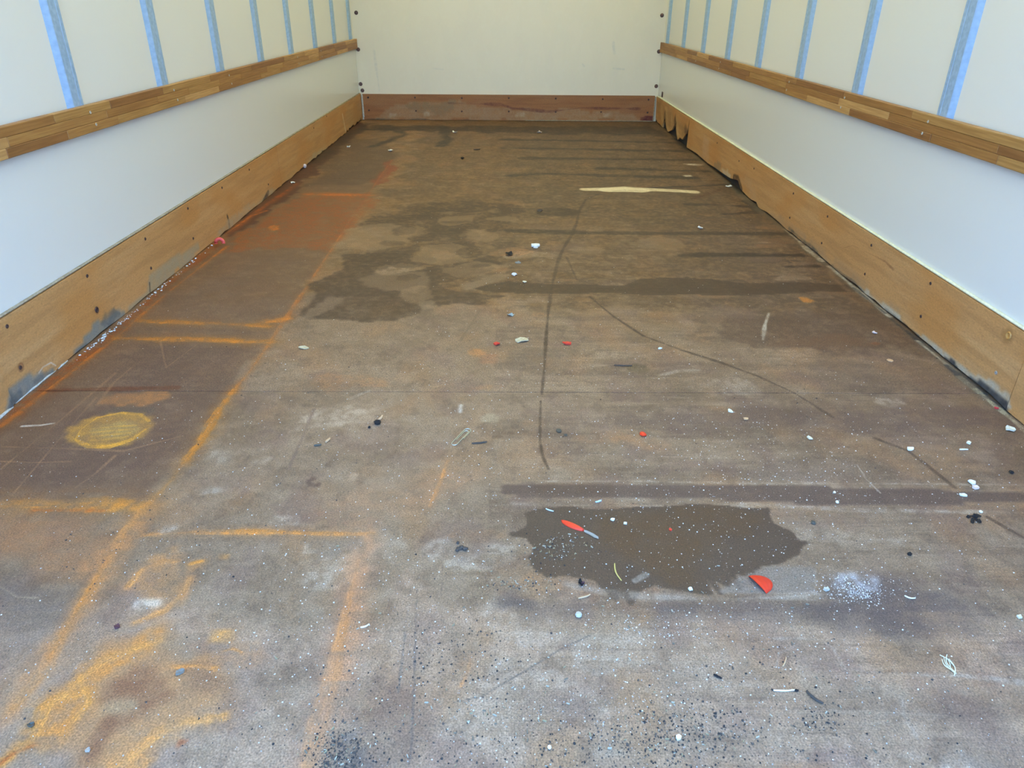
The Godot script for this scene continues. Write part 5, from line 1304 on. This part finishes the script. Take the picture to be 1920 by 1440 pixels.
	for k in 6:
		part("straw", stick(rng.randf_range(0.018, 0.034), 0.0009, rng.randf_range(-0.006, 0.006), 135 + k), pale_straw, tuft, Vector3(rng.randf_range(-0.004, 0.004), 0.0006 * k, rng.randf_range(-0.006, 0.006)), Vector3(0, PI / 2 + rng.randf_range(-0.5, 0.5), 0))
	lone("straw_stalk", stick(0.042, 0.0014, 0.004, 141), straw, "yellow straw stalk at the lower edge of the wet patch", "straw", Vector2(0.192, -0.941), -1.42, "sticks and straw")
	lone("wood_splinter", stick(0.022, 0.0018, 0.001, 142), tan_wood, "tan wood splinter below the wet patch's left lobe", "splinter", Vector2(0.129, -0.883), 0.4, "sticks and straw")
	lone("wood_splinter", stick(0.034, 0.002, 0.001, 143), dark, "dark splinter right of the paper clip", "splinter", Vector2(-0.059, -1.349), 0.2, "sticks and straw")
	lone("wood_splinter", stick(0.016, 0.003, 0.001, 144), tan_wood, "short tan splinter on the dusty floor left of centre", "splinter", Vector2(-0.394, -1.356), 1.3, "sticks and straw")
	lone("wood_splinter", stick(0.016, 0.0025, 0.001, 145), slate, "short dark splinter left of the short tan splinter", "splinter", Vector2(-0.412, -1.337), 0.3, "sticks and straw")
	lone("wood_splinter", stick(0.048, 0.0018, 0.002, 146), dark, "long dark twig right of the winding drag line", "splinter", Vector2(0.313, -1.735), -0.05, "sticks and straw")
	lone("wood_splinter", stick(0.05, 0.004, 0.01, 147), dark, "dark curved twig far back near the middle", "splinter", Vector2(-0.198, -4.904), 0.6, "sticks and straw")
	lone("wood_splinter", stick(0.020, 0.0012, 0.001, 148), tan_wood, "tan splinter by the pale curved line in the right foreground", "splinter", Vector2(0.413, -0.751), 1.0, "sticks and straw")
	lone("wood_splinter", stick(0.012, 0.002, 0.0, 149), black, "small black rod left of the matchstick", "splinter", Vector2(0.307, -0.724), -0.6, "sticks and straw")
	lone("wood_splinter", stick(0.026, 0.0022, 0.003, 150), dark, "dark bent splinter below the matchstick", "splinter", Vector2(0.435, -0.689), -0.9, "sticks and straw")


# crumbs too many and too small to count: real chips scattered in one layer each
func build_crumbs() -> void:
	var white := [Color(0.80, 0.76, 0.70), Color(0.66, 0.63, 0.60), Color(0.66, 0.56, 0.46), Color(0.46, 0.40, 0.34)]
	var dark := [Color(0.040, 0.032, 0.027), Color(0.075, 0.058, 0.046), Color(0.11, 0.08, 0.06)]
	var chaff := [Color(0.36, 0.28, 0.15), Color(0.22, 0.17, 0.11), Color(0.46, 0.40, 0.28)]
	# [centre, spread along x, spread along z, how many]
	scatter("paint_crumbs", "white paint and plaster crumbs strewn all over the floor", "crumbs", [
		[Vector2(0.148, -1.044), 0.55, 0.30, 1530], [Vector2(-0.037, -0.743), 0.35, 0.16, 850], [Vector2(0.403, -0.907), 0.40, 0.22, 1190], [Vector2(0.442, -1.470), 0.45, 0.30, 1020], [Vector2(-0.304, -1.418), 0.45, 0.40, 595], [Vector2(0.584, -0.900), 0.022, 0.014, 272], [Vector2(0.582, -0.898), 0.040, 0.022, 238], [Vector2(0.243, -0.814), 0.06, 0.02, 204], [Vector2(0.630, -1.291), 0.25, 0.15, 595], [Vector2(0.088, -2.228), 0.45, 0.6, 442], [Vector2(-0.755, -1.208), 0.25, 0.4, 340], [Vector2(-0.466, -0.743), 0.2, 0.2, 255], [Vector2(0.139, -3.849), 0.6, 1.2, 187], [Vector2(0.220, -0.654), 0.16, 0.06, 374]], white, Vector2(0.0008, 0.0032), 0.5)
	scatter("sealant_crumbs", "crumbled white sealant along the foot of the left kick board", "crumbs", [
		[Vector2(-1.157, -2.035), 0.006, 0.07, 40], [Vector2(-1.160, -1.880), 0.006, 0.06, 40], [Vector2(-1.167, -2.487), 0.006, 0.16, 50], [Vector2(-1.171, -2.247), 0.004, 0.02, 24], [Vector2(-1.181, -1.862), 0.004, 0.02, 24], [Vector2(-1.183, -2.851), 0.006, 0.08, 30]], [Color(0.78, 0.80, 0.78), Color(0.62, 0.68, 0.66), Color(0.7, 0.7, 0.68)], Vector2(0.003, 0.009), 0.6)
	scatter("dark_grit", "black grit and bark crumbs strewn over the near floor", "grit", [
		[Vector2(-0.211, -0.599), 0.022, 0.020, 420], [Vector2(0.252, -0.637), 0.055, 0.028, 420], [Vector2(0.170, -0.614), 0.06, 0.02, 240], [Vector2(0.431, -0.654), 0.015, 0.012, 90], [Vector2(-0.062, -0.772), 0.05, 0.03, 150], [Vector2(-0.111, -0.697), 0.10, 0.05, 180], [Vector2(0.142, -0.614), 0.3, 0.05, 300], [Vector2(0.350, -0.753), 0.05, 0.03, 30], [Vector2(0.408, -0.670), 0.2, 0.08, 120], [Vector2(-0.186, -0.697), 0.2, 0.12, 160], [Vector2(0.165, -1.211), 0.6, 0.4, 240], [Vector2(-0.426, -1.417), 0.4, 0.4, 90], [Vector2(0.087, -1.000), 0.05, 0.03, 120], [Vector2(0.028, -0.907), 0.03, 0.01, 60], [Vector2(0.733, -1.577), 0.05, 0.05, 40], [Vector2(0.002, -0.606), 0.12, 0.02, 160], [Vector2(-0.632, -0.998), 0.10, 0.06, 60]], dark, Vector2(0.0012, 0.0042), 0.6)
	scatter("chaff", "straw chaff and wood dust among the grit near the doors", "chaff", [
		[Vector2(0.092, -1.007), 0.03, 0.02, 70], [Vector2(0.020, -0.913), 0.03, 0.008, 40], [Vector2(0.231, -0.637), 0.06, 0.02, 80], [Vector2(-0.213, -0.607), 0.03, 0.02, 60], [Vector2(-0.035, -0.662), 0.05, 0.02, 50], [Vector2(0.172, -0.848), 0.3, 0.12, 90], [Vector2(0.183, -0.654), 0.3, 0.08, 90]], chaff, Vector2(0.003, 0.008), 0.18)


func scatter(called: String, label: String, category: String, fields: Array, tones: Array, span: Vector2, narrow: float) -> void:
	var mm := MultiMesh.new()
	mm.transform_format = MultiMesh.TRANSFORM_3D
	mm.use_colors = true
	mm.mesh = flake(1.0, 1.0, 0.28, 0.18, 77, 5)
	var places := []
	for f in fields:
		for k in f[3]:
			var q: Vector2 = f[0] + Vector2(rng.randfn() * f[1], rng.randfn() * f[2])
			if q.x > X_BOARD_L + 0.006 and q.x < X_BOARD_R - 0.006 and q.y < Z_REAR - 0.01 and q.y > Z_BOARD + 0.01:
				places.append(q)
	mm.instance_count = places.size()
	for k in places.size():
		var size := lerpf(span.x, span.y, pow(rng.randf(), 2.5))
		var b := Basis(Vector3.UP, rng.randf() * TAU).scaled_local(Vector3(size, size * rng.randf_range(0.5, 1.0), size * rng.randf_range(narrow, minf(1.0, narrow * 2.0))))
		mm.set_instance_transform(k, Transform3D(b, Vector3(places[k].x, 0.0, places[k].y)))
		mm.set_instance_color(k, tones[rng.randi() % tones.size()])
	var o := MultiMeshInstance3D.new()
	o.name = called
	o.multimesh = mm
	var m := plain(Color.WHITE, 0.85)
	m.vertex_color_use_as_albedo = true
	o.material_override = m
	o.set_meta("kind", "stuff")
	tag(o, label, category)
	add_child(o)
